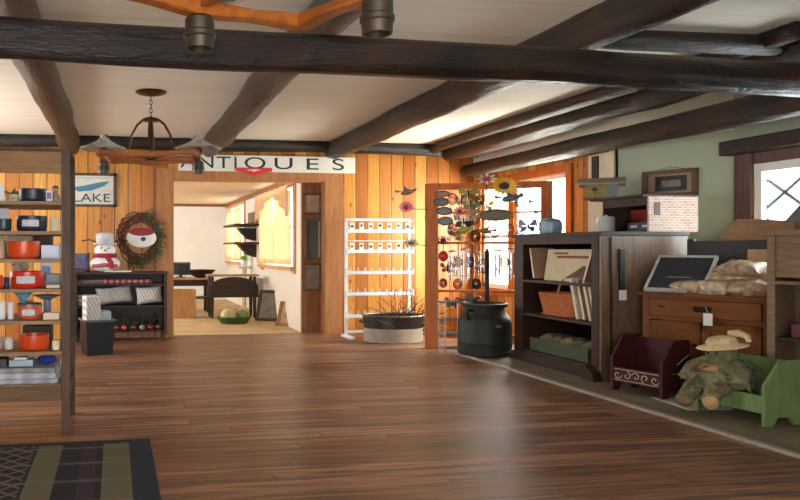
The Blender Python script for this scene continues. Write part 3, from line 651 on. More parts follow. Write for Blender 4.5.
# wreath
c = at(139, 238, YB - .08); wr = thing('wreath', 'grapevine wreath with greenery and a white snowman face, above the low bookcase', 'wreath', (c.x, YB - .05, c.z - .35))
tw = MB(); rnd = random.Random(5)
for k in range(16):
    ph = rnd.uniform(0, 6.28); rr = .22 + rnd.uniform(-.04, .04); pts = []
    for i in range(25):
        a = i / 24 * 6.283; q = rr + .03 * math.sin(3 * a + ph)
        pts.append((q * math.cos(a), -.0 + .025 * math.sin(5 * a + ph), .35 + q * 1.2 * math.sin(a)))
    tw.tube(pts, .007, 5)
tw.build('vine_ring', flat((92, 58, 40), .8, 0, .3), wr)
gm = MB()
for i in range(130):
    a = rnd.uniform(-1.9, 1.25); rr = rnd.uniform(.19, .3); M_ = T(rr * math.cos(a), -.03 + rnd.uniform(-.03, .03), .35 + rr * 1.15 * math.sin(a)) @ Ry(rnd.uniform(-50, 50) - math.degrees(a)) @ Rx(rnd.uniform(0, 90))
    gm.prism([(0, 0), (.05, .008), (.1, 0), (.05, -.008)], -.0015, .0015, 'xy', M_)
gm.build('greenery', flat((66, 82, 50), .7, 0, .4), wr)
rb = MB()
for i in range(30):
    a = rnd.uniform(1.4, 2.9); rr = rnd.uniform(.2, .3); rb.ball((rr * math.cos(a), -.05, .35 + rr * 1.15 * math.sin(a)), .013, sub=1)
rb.build('berries', flat((112, 30, 34), .5), wr, True)
MB().lathe([(0, 0), (.17, .0), (.185, .012), (.17, .028), (0, .04)], 32, T(.03, -.05, .35) @ Rx(90), sy=.66).build('snowman_face', M_WHITE, wr, True)
MB().lathe([(0, 0), (.15, .0), (.155, .012), (.12, .026), (0, .03)], 24, T(.03, -.075, .425) @ Rx(90), sy=.32).build('red_cap', fabric((160, 52, 56)), wr, True)
MB().ball((.05, -.1, .335), .03, 1.1, .5, .9).build('button_nose', flat((50, 64, 76), .5), wr, True)
# ANTIQUES sign
a, b = at(178, 154, YB), at(354, 171.5, YB); w, h = b.x - a.x, a.z - at(240, 171.5, YB).z
an = thing('antiques_sign', 'long white sign lettered ANTIQUES above the doorway', 'sign', ((a.x + b.x) / 2, YB - .034, at(240, 172, YB).z))
MB().box(-w / 2, w / 2, -.02, 0, 0, h, bevel=.003).build('board', flat((224, 222, 214), .6, 0, .04, 4), an)
cap = h * 1.02
import bpy as _b
xs = [(c_, at(px, 0, YB - .05).x - an.location.x) for c_, px in zip('ANTIQUES', (188, 206, 223.5, 235.5, 255, 283.5, 312, 338))]
for ch, x in xs: text('letter', ch, cap, flat((34, 34, 36), .6, 0, .02), an, (x, -.021, h * .5), sx={'I': 1.3, 'Q': 1.75, 'U': 1.9, 'E': 1.9, 'S': 1.9, 'T': 1.5, 'A': 1.4, 'N': 1.4}[ch], extrude=.0015)
a, b = at(235, 168, YB - .06), at(272, 174, YB - .06)
rs = MB(); poly = [(-.24, .075), (.24, .075), (.24, .03), (.14, .02), (.08, .0), (0, -.03), (-.08, 0), (-.14, .02), (-.24, .03)]
t = thing('hanging_plaque', 'small red plaque with a white ribbon mark below the ANTIQUES sign', 'plaque', ((a.x + b.x) / 2, YB - .057, b.z))
rs.prism(poly, -.012, 0).build('plaque', flat((206, 40, 50), .5), t); MB().prism([(-.1, .045), (-.02, .035), (0, .02), (.03, .035), (.1, .045), (.02, .055)], -.015, -.0125).build('ribbon_mark', M_WHITE, t)
# pictures beside the doorway, on the recessed panel
for i, (p0, p1, y0, y1, l, mc) in enumerate(((304, 321, 193, 215, 'top small pale print framed beside the doorway', (150, 126, 104)), (304, 322, 218, 260, 'tall framed silver mirror between two prints beside the doorway', (150, 152, 154)), (304, 321, 263, 291, 'lowest framed grey brown print beside the doorway', (112, 98, 88)))):
    a, b = at(p0, y0, YN), at(p1, y1, YN); w, h = b.x - a.x, a.z - b.z
    t = thing('picture_frame', l, 'picture', ((a.x + b.x) / 2, YN - .001, b.z)); f = MB(); e = .03
    for q in ((-w / 2, -w / 2 + e, 0, h), (w / 2 - e, w / 2, 0, h), (-w / 2, w / 2, 0, e), (-w / 2, w / 2, h - e, h)): f.box(q[0], q[1], -.022, 0, q[2], q[3], bevel=.003)
    f.build('frame', wood('print_frame', (74, 48, 30), (116, 80, 52), (6, 6, 1), 4), t)
    MB().box(-w / 2 + e, w / 2 - e, -.01, -.001, e, h - e).build('mirror_glass' if i == 1 else 'print', flat(mc, .05, .9, .1) if i == 1 else flat(mc, .4, 0, .35, 9), t)
# ================================================================== ROOM BEYOND furniture
ty = 11.1; a = at(208, 275, ty); b = at(259, 275, ty); tw_, tz = b.x - a.x, a.z
dl = thing('drop_leaf_table', 'dark drop-leaf table with rounded hanging leaf, in the room beyond', 'table', ((a.x + b.x) / 2, ty, 0))
MB().box(-tw_ / 2, tw_ / 2, -.02, .38, tz - .025, tz, bevel=.006).build('tabletop', wood('table_rim', (124, 92, 66), (166, 130, 96), (1, 8, 8), 4, .3), dl)
leaf = [(-tw_ / 2 + .02, tz - .36), (tw_ / 2 - .02, tz - .36)] + [((tw_ / 2 - .02) * math.cos(R(t_)), tz - .20 + .17 * math.sin(R(t_))) for t_ in range(0, 181, 12)]
MB().prism(leaf, -.06, -.03).build('drop_leaf', M_DARKW, dl)
for x in (-tw_ / 2 + .05, tw_ / 2 - .09):
    for y in (.0, .32): MB().tube([(x + .02, y + .02, 0), (x + .02, y + .02, .1), (x + .02, y + .02, .3), (x + .02, y + .02, tz - .03)], [.018, .024, .03, .028], 10).build('leg', M_DARKW, dl, True)
sy = 12.2; a = at(166, 279, sy); b = at(212, 279, sy)
sd = thing('side_table', 'brown side table against the doorway edge, holding a dark bowl', 'table', ((a.x + b.x) / 2, sy, 0)); w = (b.x - a.x)
zt2 = at(190, 278, sy).z
MB().box(-w / 2, w / 2, -.05, .5, zt2 - .03, zt2, bevel=.005).build('tabletop', wood('honey_top', (150, 104, 66), (196, 150, 104), (1, 8, 8), 4, .3), sd)
MB().box(-w / 2 + .04, w / 2 - .04, .0, .45, zt2 - .14, zt2 - .03).build('apron', M_DARKW, sd)
MB().box(-w / 2 + .04, w / 2 - .04, .0, .45, .24, .27).build('shelf', M_DARKW, sd)
for x in (-w / 2 + .03, w / 2 - .09):
    for y in (0, .4): MB().box(x, x + .06, y, y + .06, 0, zt2 - .03).build('leg', M_DARKW, sd)
p = at(181, 0, sy + .3); tv = thing('old_monitor', 'small dark grey monitor on the side table in the room beyond', 'monitor', (p.x, sy + .3, zt2 + .0005))
MB().box(-.17, .17, -.02, .12, .04, .27, bevel=.015).build('case', flat((58, 68, 76), .4), tv); MB().box(-.14, .14, -.026, -.0205, .07, .24).build('screen', flat((34, 42, 48), .15), tv); MB().lathe([(.1, 0), (.1, .01), (.03, .015), (.03, .05)], 16, T(0, .04, 0)).build('stand', M_IRON, tv, True)
p = at(201, 0, sy + .1); bo = thing('wooden_bowl', 'wide dark wooden bowl on the side table beside the monitor', 'bowl', (p.x, sy + .15, zt2 + .0005)); 
MB().lathe([(.09, 0), (.1, .01), (.2, .06), (.27, .14), (.255, .14), (.19, .075), (0, .03)], 32).build('bowl', M_DARKW, bo, True)
cy = 11.2; a, b = at(174, 318, cy), at(196, 290, cy); cb_ = thing('wooden_crate', 'tan wooden crate standing on the carpet below the side table', 'crate', ((a.x + b.x) / 2, cy, .0015)); w, h = b.x - a.x, at(180, 290, cy).z
M_CRATE = wood('crate_tan', (150, 108, 64), (196, 152, 100), (6, 6, 1), 4, .6)
for x in (-w / 2, w / 2 - .02): MB().box(x, x + .02, 0, .3, 0, h).build('side', M_CRATE, cb_)
MB().box(-w / 2 + .02, w / 2 - .02, 0, .015, 0, h).build('front_panel', M_CRATE, cb_); MB().box(-w / 2 + .02, w / 2 - .02, .285, .3, 0, h).build('back_panel', M_CRATE, cb_); MB().box(-w / 2 + .02, w / 2 - .02, .015, .285, 0, .015).build('bottom', M_CRATE, cb_)
# basket of green gourds
gy = 10.35; p = at(234, 0, gy); gb = thing('wire_basket', 'low green wire basket of gourds on the carpet', 'basket', (p.x, gy, .0015))
gm = MB()
for i in range(7):
    z = .015 + i * .014; rr = .2 + i * .009; gm.tube([(rr * math.cos(t_ * .2618), rr * .8 * math.sin(t_ * .2618), z) for t_ in range(25)], .006, 5)
for i in range(24): gm.tube([(.2 * math.cos(i * .2618), .16 * math.sin(i * .2618), .01), (.26 * math.cos(i * .2618), .208 * math.sin(i * .2618), .1)], .004, 5)
gm.lathe([(.2, .006), (.2, .012)], 24, sy=.8); gm.build('weave', flat((64, 96, 44), .6, 0, .3), gb)
def gourd(x, y, r, col, l, seed, z=.013):
    t = thing('gourd', l, 'gourd', (p.x + x, gy + y, z + .0015), seed, 'gourds in the green basket'); bm = MB(); seg = 40; pr = 12; rings = []
    for j in range(pr + 1):
        th = math.pi * j / pr; rings.append([bm.bm.verts.new((r * math.sin(th) * (1 - .09 * abs(math.sin(a * 5 * math.pi / seg * 2 / 2))) * math.cos(2 * math.pi * a / seg), r * math.sin(th) * (1 - .09 * abs(math.sin(a * 5 * math.pi / seg))) * math.sin(2 * math.pi * a / seg), r * .85 * (1 - math.cos(th)))) for a in range(seg)])
    for A, B in zip(rings, rings[1:]):
        for a in range(seg): bm.bm.faces.new((A[a], A[(a + 1) % seg], B[(a + 1) % seg], B[a]))
    bmesh.ops.remove_doubles(bm.bm, verts=bm.bm.verts, dist=1e-5)
    bm.build('body', flat(col, .5, 0, .25, 9), t, True); MB().tube([(0, 0, r * 1.66), (.01, 0, r * 1.9)], [.014, .01], 7).build('stem', flat((110, 96, 60), .8), t)
gourd(-.085, -.01, .125, (188, 178, 128), 'large cream green gourd in the green basket', .2)
gourd(.12, .02, .105, (116, 142, 72), 'green ribbed gourd beside the cream one in the basket', 1.2)
# leaning frames
def leaning(px0, px1, y0, y1, Y, label, fc, pc, yaw, tilt):
    a, b = at(px0, y1, Y), at(px1, y0, Y); w, h = (b.x - a.x) * 1.25, (b.z) / math.cos(R(tilt)) + .10
    t = thing('leaning_picture', label, 'picture', ((a.x + b.x) / 2, Y, .003), R(yaw)); M_ = Rx(-tilt); f = MB(); e = .05
    for q in ((-w / 2, -w / 2 + e, 0, h), (w / 2 - e, w / 2, 0, h), (-w / 2, w / 2, 0, e), (-w / 2, w / 2, h - e, h)): f.box(q[0], q[1], 0, .03, q[2], q[3], M_)
    f.build('frame', fc, t); MB().box(-w / 2 + e, w / 2 - e, .01, .02, e, h - e, M_).build('print', flat(pc, .4, 0, .35, 7), t)
leaning(257, 288, 297, 323, 10.5, 'large dark framed picture leaning below the window sill', M_DARKW, (92, 88, 76), -38, 20)
leaning(277, 304, 309, 330, 9.75, 'tan framed picture leaning in front of the dark framed one', wood('tan_frame', (120, 80, 48), (164, 118, 76), (6, 6, 1), 4), (178, 148, 108), -42, 24)
# wall shelf between the windows
ws = thing('corner_shelf', 'dark brown tiered wall shelf between the two curtained windows', 'shelf', (XE - .002, 12.2, 1.2)); ws.scale = (1.15, 1.25, 1.15)
for z in (.0, .27): MB().box(-.42, 0, -.55, .45, z, z + .03, bevel=.004).build('shelf_board', M_DARKW, ws)
for z in (-.22, .03): MB().prism([(-.28, z + .219), (0, z + .219), (0, z + .02), (-.14, z + .06)], -.1, .08, 'xz').build('bracket', M_DARKW, ws)
MB().box(-.03, 0, -.5, .4, .301, .5).build('back_board', wood('brown_board', (96, 66, 44), (134, 98, 70), (6, 6, 1), 4), ws)
p = Vector((XE - .05, 12.7, az0)); pt = thing('potted_herb', 'small bright green potted herb in the room beyond, below the tiered shelf', 'plant', (XE - .14, 12.5, .80))
lg = MB()
for i in range(40):
    a = i * 2.4; M_ = T(0, 0, .1) @ Rz(math.degrees(a)) @ Ry(-random.uniform(10, 80)); lg.prism([(0, 0), (.06, .022), (.12, 0), (.06, -.022)], -.001, .001, 'xy', M_)
lg.build('leaves', flat((120, 186, 60), .5, 0, .25), pt); MB().lathe([(.05, 0), (.065, .1), (.058, .1), (.045, .02), (0, .02)], 18).build('pot', M_WHITE, pt, True)
st = thing('plant_stand', 'pale wooden pedestal holding the bright green herb', 'stand', (XE - .14, 12.5, .0015)); MB().box(-.12, .12, -.12, .12, .768, .798, bevel=.003).build('top', M_CREAM, st); MB().lathe([(.1, 0), (.1, .03), (.04, .05), (.035, .6), (.05, .768)], 16).build('pedestal', M_CREAM, st, True)
rdt = thing('radiator', 'grey ribbed radiator standing against the wall behind the leaning frames', 'radiator', (XE - .004, 11.7, .0015)); 
for i in range(6): MB().box(-.1, 0, -.2 + i * .07, -.145 + i * .07, .06, .62, bevel=.012).build('fin', flat((176, 170, 158), .5), rdt)
MB().box(-.08, -.02, -.2, .2, 0, .07).build('base', flat((150, 146, 138), .5), rdt)
# ================================================================== WHITE WIRE RACK
ky = 8.50; a, b = at(346, 219, ky), at(412, 219, ky); kw = b.x - a.x; kh = a.z
M_RK = flat((222, 226, 230), .4, 0, .03)
rk = thing('souvenir_rack', 'white five-tier souvenir rack against the pine wall by the doorway', 'rack', (a.x, ky, 0))
for x in (0, kw - .035): MB().box(x, x + .035, .03, .065, .03, kh, bevel=.004).build('upright', M_RK, rk)
for x in (-.03, kw - .03): MB().box(x, x + .06, -.26, .1, 0, .03, bevel=.005).build('foot', M_RK, rk)
MB().box(.0, kw, .03, .065, kh - .02, kh + .01).build('top_rail', M_RK, rk)
MB().box(.03, kw - .03, .035, .06, .05, .08).build('bottom_rail', M_RK, rk)
tz = [at(380, y, ky).z for y in (232, 252, 273, 294, 316)]
for i, z in enumerate(tz):
    hb = .09 if i < 2 else .05
    t = MB().box(.012, kw - .012, -.06, .03, z - .012, z).box(.012, kw - .012, -.064, -.056, z - .012, z + .03).build('tray', M_RK if i < 2 else flat((198, 212, 228), .3, 0, .04), rk)
    MB().box(.0, .012, -.064, .03, z - .02, z + .06).box(kw - .012, kw, -.064, .03, z - .02, z + .06).build('tray_end', M_RK, t)
    if i >= 2:
        pg = MB()
        for j in range(9):
            for yy in (-.03, .01): pg.box(.06 + j * (kw - .12) / 8 - .004, .06 + j * (kw - .12) / 8 + .004, yy - .002, yy + .002, z, z + .07)
        pg.build('pegs', flat((196, 190, 184), .3, 0, .05), t)
    else: MB().tube([(.0, -.02, z + .14), (kw, -.02, z + .14)], .006).build('hanging_rod', M_RK, t)
proto = None
for i in range(2):
    for j in range(7):
        x = a.x + .07 + j * (kw - .14) / 6; c = ((60, 58, 62), (140, 110, 90), (96, 104, 110))[(i + j) % 3]
        t = thing('keychain_card', 'small white card with a dark trinket hung on the %s row of the white rack' % ('top', 'second')[i], 'card', (x, ky - .03, tz[i] + .03), 0, 'trinket cards on the %s row of the rack' % ('top', 'second')[i])
        MB().box(-.03, .03, -.003, .0, 0, .085).build('card', M_WHITE, t); MB().ball((0, -.008, .04 + .012 * ((j * 3) % 2)), .022, 1, .3, .8).build('trinket', flat(c, .4), t, True); MB().tube([(0, -.002, .08), (0, .008, .112), (0, .018, .108)], .002, 5).build('hook', M_STEEL, t)
# ================================================================== TUB with twigs
tp = at(393, 0, 8.02); tu = thing('oval_tub', 'oval tub with dark band and grey base, on the floor before the white rack', 'tub', (tp.x, 8.02, 0))
th = .335; pf = [(.335, 0), (.345, .01)]
MB().lathe([(.34, 0), (.355, .008), (.362, .17), (.348, .17), (.34, .02), (0, .015)], 40, sy=.72).build('base', flat((150, 140, 126), .55, 0, .15), tu, True)
MB().lathe([(.362, .1705), (.372, .31), (.358, .31), (.349, .1705)], 40, sy=.72, cap=False).build('band', flat((34, 28, 26), .35, 0, .2), tu, True)
MB().tube([(.368 * math.cos(i * .15708), .265 * math.sin(i * .15708), .315) for i in range(41)], .014, 8).build('rim', flat((96, 86, 76), .4, .5), tu, True)
for s in (-1, 1): MB().tube([(s * .37, -.06, .26), (s * .41, -.05, .24), (s * .41, .05, .24), (s * .37, .06, .26)], .009).build('handle', M_IRON, tu, True)
rnd = random.Random(11); tg = MB()
for i in range(70):
    x0 = rnd.uniform(-.05, .26); p = Vector((x0, rnd.uniform(-.12, .12), .05)); d = Vector((rnd.uniform(-.25, .75), rnd.uniform(-.35, .1), rnd.uniform(.5, 1))).normalized(); pts = [p.copy()]
    for k in range(6): d = (d + Vector((rnd.uniform(-.3, .3), rnd.uniform(-.3, .3), rnd.uniform(-.4, .15)))).normalized(); p = p + d * .105; pts.append(p.copy())
    tg.tube(pts, [.006, .005, .005, .004, .003, .003, .002], 5)
tag(tg.build('twig_bundle', flat((62, 44, 36), .8, 0, .3), loc=(tp.x, 8.02, 0)), 'tangled bundle of brown twigs standing in the oval tub', 'twigs')['kind'] = 'stuff'
# ================================================================== WOODEN DISPLAY FRAME with ornaments
F0, F1 = Vector((3.505, 7.405, 0)), Vector((4.60, 6.94, 0)); FD = (F1 - F0).normalized(); FA = math.atan2(FD.y, FD.x); FL = (F1 - F0).length
fh = 1.845; fr = thing('display_frame', 'tall reddish pine display frame with crossbars, hung with garden ornaments', 'display', F0, FA)
def fx_(px):          # distance along the frame for a pixel column
    dx, dy = ray(px); return (F0.x * dy - F0.y * dx) / (FD.y * dx - FD.x * dy)
pa, pb, pc, pd = fx_(425), fx_(438), fx_(541), fx_(552)
MB().box(pa, pb, -.03, .03, 0, fh, bevel=.004).build('post', M_ORANGE, fr); MB().box(pc, pd, -.03, .03, 0, fh, bevel=.004).build('post', M_ORANGE, fr)
MB().box(pb, pc, -.028, .028, fh - .075, fh - .002, bevel=.004).build('top_rail', M_ORANGE, fr)
def fz(px, py):
    s = fx_(px); p = F0 + FD * s; return H + (PY0 - py) / FPX * depth(p.x, p.y)
for py, h_ in ((213, .022), (243, .028), (291, .03)):
    z = fz(450, py); MB().box(pb, pc, -.012, .012, z - h_ / 2, z + h_ / 2).build('crossbar', M_ORANGE, fr)
MB().box(pb, pc, -.02, .02, .12, .17).build('bottom_rail', M_ORANGE, fr)
FNm = Vector((FD.y, -FD.x, 0))        # towards the camera
def orn(name, px, py, label, cat='ornament', off=.06, rail=None):
    s = fx_(px); p = F0 + FD * s + FNm * off; z = H + (PY0 - py) / FPX * depth(p.x, p.y)
    t = thing(name, label, cat, (p.x, p.y, z), FA, 'garden ornaments on the display frame')
    return t
def wire(t, py_top, px):
    z = fz(px, py_top) - t.location.z
    if z > .03: MB().tube([(0, .0, .0), (0, .02, z * .9), (0, .05, z)], .0025, 5).build('hanging_wire', M_IRON, t)
def petals(n, r0, r1, w, M, th=.003):
    mb = MB()
    for i in range(n): mb.prism([(r0, 0), ((r0 + r1) / 2, w), (r1, 0), ((r0 + r1) / 2, -w)], -th / 2, th / 2, 'xy', M @ Rz(360 / n * i) @ Ry(-12))
    return mb
def flower(px, py, r, pc_, cc, label, n=14, top=None, oval=.75, off=.07):
    t = orn('metal_flower', px, py, label, 'ornament', off); M_ = Rx(90) @ Matrix.Diagonal((1, oval, 1, 1))
    petals(n, r * .3, r, r * .16, M_).build('petals', flat(pc_, .4, 0, .15), t)
    MB().lathe([(0, .02), (r * .35, .014), (r * .42, 0), (0, -.005)], 18, M_).build('flower_centre', flat(cc, .6), t, True)
    if px < 420: MB().tube([(0, .02, 0), (.08, .03, -.02), (fx_(426) - fx_(px) + .01, .035, -.03)], .005, 6).build('stem', M_IRON, t)
    else: MB().tube([(0, .02, -r * .3), (0, .03, -.25)], .005, 6).build('stem', M_IRON, t)
    if top: wire(t, top, px)
    return t
def plaque(px, py, w, h, c, rim, label, top):
    t = orn('oval_plaque', px, py, label); M_ = Rx(90)
    MB().lathe([(0, .006), (w * .84, .006), (w * .86, 0), (0, -.002)], 24, M_, sy=h / w).build('plaque', flat(c, .35, 0, .3, 20), t, True)
    MB().tube([(w * .9 * math.cos(i * .2618), -.004, h * .9 * math.sin(i * .2618)) for i in range(25)], w * .08, 6).build('rim', flat(rim, .4, .3), t, True); wire(t, top, px)
def butterfly(px, py, r, c, c2, label, top):
    t = orn('metal_butterfly', px, py, label)
    for s in (-1, 1):
        w = MB().prism([(s * .01, .01), (s * r * .6, r * .75), (s * r, r * .6), (s * r * .9, r * .1), (s * .01, -.0)], -.003, 0, 'xz', Rz(s * 15)).build('upper_wing', flat(c, .4, 0, .25, 20), t)
        MB().prism([(s * .01, -.002), (s * r * .75, -.05 * r), (s * r * .7, -r * .55), (s * r * .35, -r * .6), (s * .01, -.03)], -.003, 0, 'xz', Rz(s * 15)).build('lower_wing', flat(c2, .4, 0, .25, 20), t)
    MB().ball((0, -.006, 0), .012, .8, .8, 4).build('insect_body', M_IRON, t, True); wire(t, top, px)
def bird(px, py, r, c, label, top, flip=1):
    t = orn('hanging_bird', px, py, label); M_ = Matrix.Diagonal((flip, 1, 1, 1))
    MB().lathe([(0, -r * 1.1), (r * .3, -r * .8), (r * .42, -r * .1), (r * .3, r * .6), (0, r)], 16, M_ @ Ry(78)).build('bird_body', flat(c, .4, 0, .25, 20), t, True)
    MB().ball((flip * r * .95, 0, r * .3), r * .26).prism([(flip * r * 1.15, r * .34), (flip * r * 1.5, r * .26), (flip * r * 1.15, r * .2)], -.004, .004).build('head', flat(c, .4), t, True)
    MB().prism([(-flip * r * .8, r * .05), (-flip * r * 1.8, r * .35), (-flip * r * 1.7, -r * .1)], -.004, .004).build('tail', flat(tuple(int(v * .6) for v in c), .4), t)
    MB().prism([(flip * r * .3, r * .1), (-flip * r * .6, r * .9), (-flip * r * .5, 0)], -r * .38, -r * .33, 'xz').build('wing', flat(tuple(int(v * .6) for v in c), .4), t); wire(t, top, px)
def chime(px, py, n, l, c, label, top, r=.05, cc=(120, 112, 104)):
    t = orn('wind_chime', px, py, label, 'wind chime'); MB().lathe([(0, .012), (r, 0), (r, -.012), (0, -.012)], 18).build('chime_top', flat(cc, .5), t, True)
    for i in range(n):
        a = 6.283 * i / n; x, y = r * .8 * math.cos(a), r * .8 * math.sin(a); k = l * (.8 + .25 * ((i * 7) % 5) / 5)
        MB().tube([(x, y, -.05), (x, y, -.05 - k)], .007, 8).tube([(x, y, -.01), (x, y, -.05)], .0015, 4).build('chime_tube', flat(c, .25, .7), t, True)
    MB().tube([(0, 0, -.01), (0, 0, -l * .8)], .002, 4).ball((0, 0, -l * .8), .018, 1, 1, .6).build('clapper', flat(cc, .5), t, True); wire(t, top, px)
def spiral(px, py, l, c, label, top):
    t = orn('glass_spiral', px, py, label); n = 40
    MB().tube([(.028 * math.cos(i * .6), .028 * math.sin(i * .6), -l * i / n) for i in range(n + 1)], .006, 6).build('spiral', flat(c, .2, .2), t, True); MB().ball((0, 0, -l * .5), .018).build('glass_bead', flat((120, 130, 170), .15), t, True); wire(t, top, px)
plaque(442, 194, .085, .035, (140, 96, 70), (96, 70, 50), 'small brown oval plaque highest beside the left frame post', 190)
plaque(441, 202, .085, .05, (70, 62, 58), (40, 34, 30), 'dark oval plaque second from the top beside the left frame post', 190)
plaque(444, 211, .09, .045, (96, 84, 76), (30, 26, 24), 'black-rimmed grey oval plaque just above the upper crossbar', 190)
plaque(445, 221, .085, .05, (84, 72, 64), (30, 26, 24), 'dark oval plaque just below the upper crossbar', 213)
butterfly(468, 194, .10, (150, 150, 70), (110, 96, 60), 'olive and brown metal butterfly under the top rail', 188)
butterfly(470, 204, .10, (186, 176, 90), (120, 130, 80), 'yellow green metal butterfly below the olive one', 190)
flower(459, 211, .075, (196, 80, 84), (120, 40, 44), 'coral pink metal flower at the upper crossbar', 12, 190)
butterfly(463, 221, .11, (196, 196, 196), (40, 40, 42), 'white and black metal butterfly below the coral flower', 213)
bird(464, 230, .085, (156, 170, 46), 'bright yellow green hanging bird in the middle pane', 213)
bird(484, 231, .07, (116, 106, 40), 'dark olive hanging bird beside the yellow green one', 213, -1)
flower(503, 186, .15, (224, 172, 34), (40, 26, 16), 'large yellow sunflower with dark centre on the top rail', 18, None, .7, .09)
flower(486, 179, .12, (206, 206, 196), (150, 60, 70), 'white pinwheel flower above the top rail', 8, None, .55)
plaque(495, 215, .19, .06, (70, 66, 46), (150, 116, 50), 'large long olive oval plaque with golden rim across the upper crossbar', 190)
bird(511, 198, .10, (92, 92, 98), 'slate grey hanging bird below the sunflower', 190)
spiral(529, 192, .2, (150, 146, 172), 'pale violet glass spiral near the right frame post', 189)
spiral(534, 198, .3, (120, 122, 160), 'long blue violet glass spiral closest to the right frame post', 189)
butterfly(527, 226, .10, (170, 170, 190), (120, 120, 160), 'lilac metal butterfly in the pane under the spirals', 213)
flower(443, 240, .08, (120, 60, 66), (60, 30, 34), 'dull maroon metal flower beside the left post at the middle crossbar', 10, 214)
flower(406, 207, .09, (214, 84, 130), (150, 40, 84), 'bright pink metal flower sticking out left of the frame', 12, None, .8)
bird(408, 192, .08, (130, 104, 90), 'brown bird ornament perched out left of the frame', 300)
flower(411, 243, .09, (140, 150, 140), (90, 96, 90), 'grey green metal flower low, sticking out left of the frame', 12, None, .6)
chime(452, 251, 6, .28, (180, 180, 186), 'silver wind chime nearest the left frame post', 244)
chime(464, 249, 6, .36, (196, 190, 180), 'long bright wind chime second from the left frame post', 244)
chime(476, 252, 5, .22, (150, 120, 96), 'short copper toned wind chime in the middle of the frame', 244, .045, (96, 64, 46))
chime(497, 250, 6, .26, (170, 176, 190), 'bluish steel wind chime right of the black picket', 244)
chime(511, 248, 6, .3, (150, 150, 150), 'grey wind chime closest to the dark bookcase', 244)
butterfly(447, 268, .08, (150, 60, 60), (110, 70, 70), 'red metal butterfly low beside the left frame post', 244)
bird(470, 300, .09, (70, 62, 60), 'dark brown bird hung below the lowest crossbar', 292)
butterfly(452, 303, .09, (110, 90, 80), (80, 66, 60), 'brown metal butterfly hung below the lowest crossbar', 292)
flower(458, 238, .07, (196, 160, 80), (110, 80, 30), 'small ochre metal flower over the first two chimes', 12, 214)
for i, (px, py, l, c, lb) in enumerate(((450, 222, .2, (150, 140, 130), 'thin grey twisted spiral beside the black and white butterfly'), (478, 192, .28, (170, 150, 120), 'tan twisted spiral between the butterflies and the sunflower'), (487, 220, .24, (140, 130, 140), 'mauve twisted spiral beside the dark olive bird'), (519, 216, .22, (180, 180, 200), 'pale twisted spiral left of the lilac butterfly'))): spiral(px, py, l, c, lb, py - 6)
def suncatcher(px, py, r, c, label, top):
    t = orn('glass_suncatcher', px, py, label); M_ = Rx(90)
    MB().lathe([(0, .008), (r * .8, .006), (r, 0), (r * .8, -.006), (0, -.008)], 12, M_, sy=1.25).build('glass_drop', glass(c), t, True)
    MB().tube([(r * 1.02 * math.cos(i * .5236), 0, r * 1.27 * math.sin(i * .5236)) for i in range(13)], .005, 6).build('lead_rim', M_IRON, t, True); wire(t, top, px)
for px, py, r, c, l, top in ((452, 199, .05, (226, 206, 190), 'round blush glass suncatcher beside the upper dark plaques', 189), (479, 200, .045, (214, 190, 150), 'amber tinted suncatcher below the pinwheel flower', 189), (487, 197, .04, (236, 226, 214), 'small clear white suncatcher left of the sunflower stem', 189), (519, 202, .045, (206, 206, 222), 'pale lilac suncatcher right of the grey bird', 189), (452, 229, .05, (226, 200, 196), 'pink suncatcher left of the yellow green bird', 214), (474, 219, .045, (236, 228, 220), 'white suncatcher right of the black and white butterfly', 214), (475, 236, .05, (206, 186, 100), 'golden suncatcher just above the middle crossbar', 214), (494, 232, .045, (214, 206, 216), 'pale violet suncatcher right of the dark olive bird', 214), (508, 230, .05, (236, 236, 236), 'clear white suncatcher under the long olive plaque', 214), (519, 236, .04, (186, 196, 226), 'light blue suncatcher under the lilac butterfly', 214), (443, 256, .045, (190, 90, 90), 'red glass suncatcher hung low against the left post', 244), (458, 262, .04, (226, 216, 206), 'white suncatcher between the first two wind chimes', 244), (470, 262, .045, (190, 200, 226), 'icy blue suncatcher between the wind chimes', 244), (483, 266, .06, (214, 226, 240), 'large icy suncatcher left of the black picket', 244), (504, 262, .045, (226, 206, 176), 'cream suncatcher between the right wind chimes', 244), (443, 283, .04, (170, 150, 140), 'mauve suncatcher lowest against the left post', 244), (457, 284, .045, (206, 176, 160), 'peach suncatcher just above the lowest crossbar', 244), (476, 284, .045, (150, 156, 170), 'slate blue suncatcher above the lowest crossbar', 244)):
    suncatcher(px, py, r, c, l, top)
butterfly(461, 201, .07, (206, 190, 150), (150, 110, 80), 'small cream butterfly beside the top dark plaques', 190)
butterfly(486, 206, .08, (226, 210, 120), (190, 140, 60), 'pale yellow butterfly left of the long olive plaque', 190)
bird(473, 212, .06, (190, 150, 120), 'tan hanging bird at the upper crossbar', 190)
bird(455, 234, .06, (120, 80, 70), 'russet hanging bird above the first wind chime', 214, -1)
# chrome wire stand behind the milk can
wx = at(452, 0, 7.05); cs = thing('wire_stand', 'low chrome wire stand with tiers between the frame post and milk can', 'stand', (wx.x - .0, 7.08, .0))
sm = MB()
for x in (-.1, .12):
    for y in (-.08, .08): sm.tube([(x, y, 0), (x, y, .56)], .008, 6)
sm.build('legs_frame', M_STEEL, cs, True)
for z in (.05, .2, .36, .54):
    q = MB()
    for k in range(5): q.tube([(-.13, -.1 + k * .05, z), (.15, -.1 + k * .05, z)], .005, 6)
    q.tube([(-.12, -.1, z), (-.12, .1, z)], .006, 6).tube([(.14, -.1, z), (.14, .1, z)], .006, 6); q.build('wire_tier', M_STEEL, cs, True)
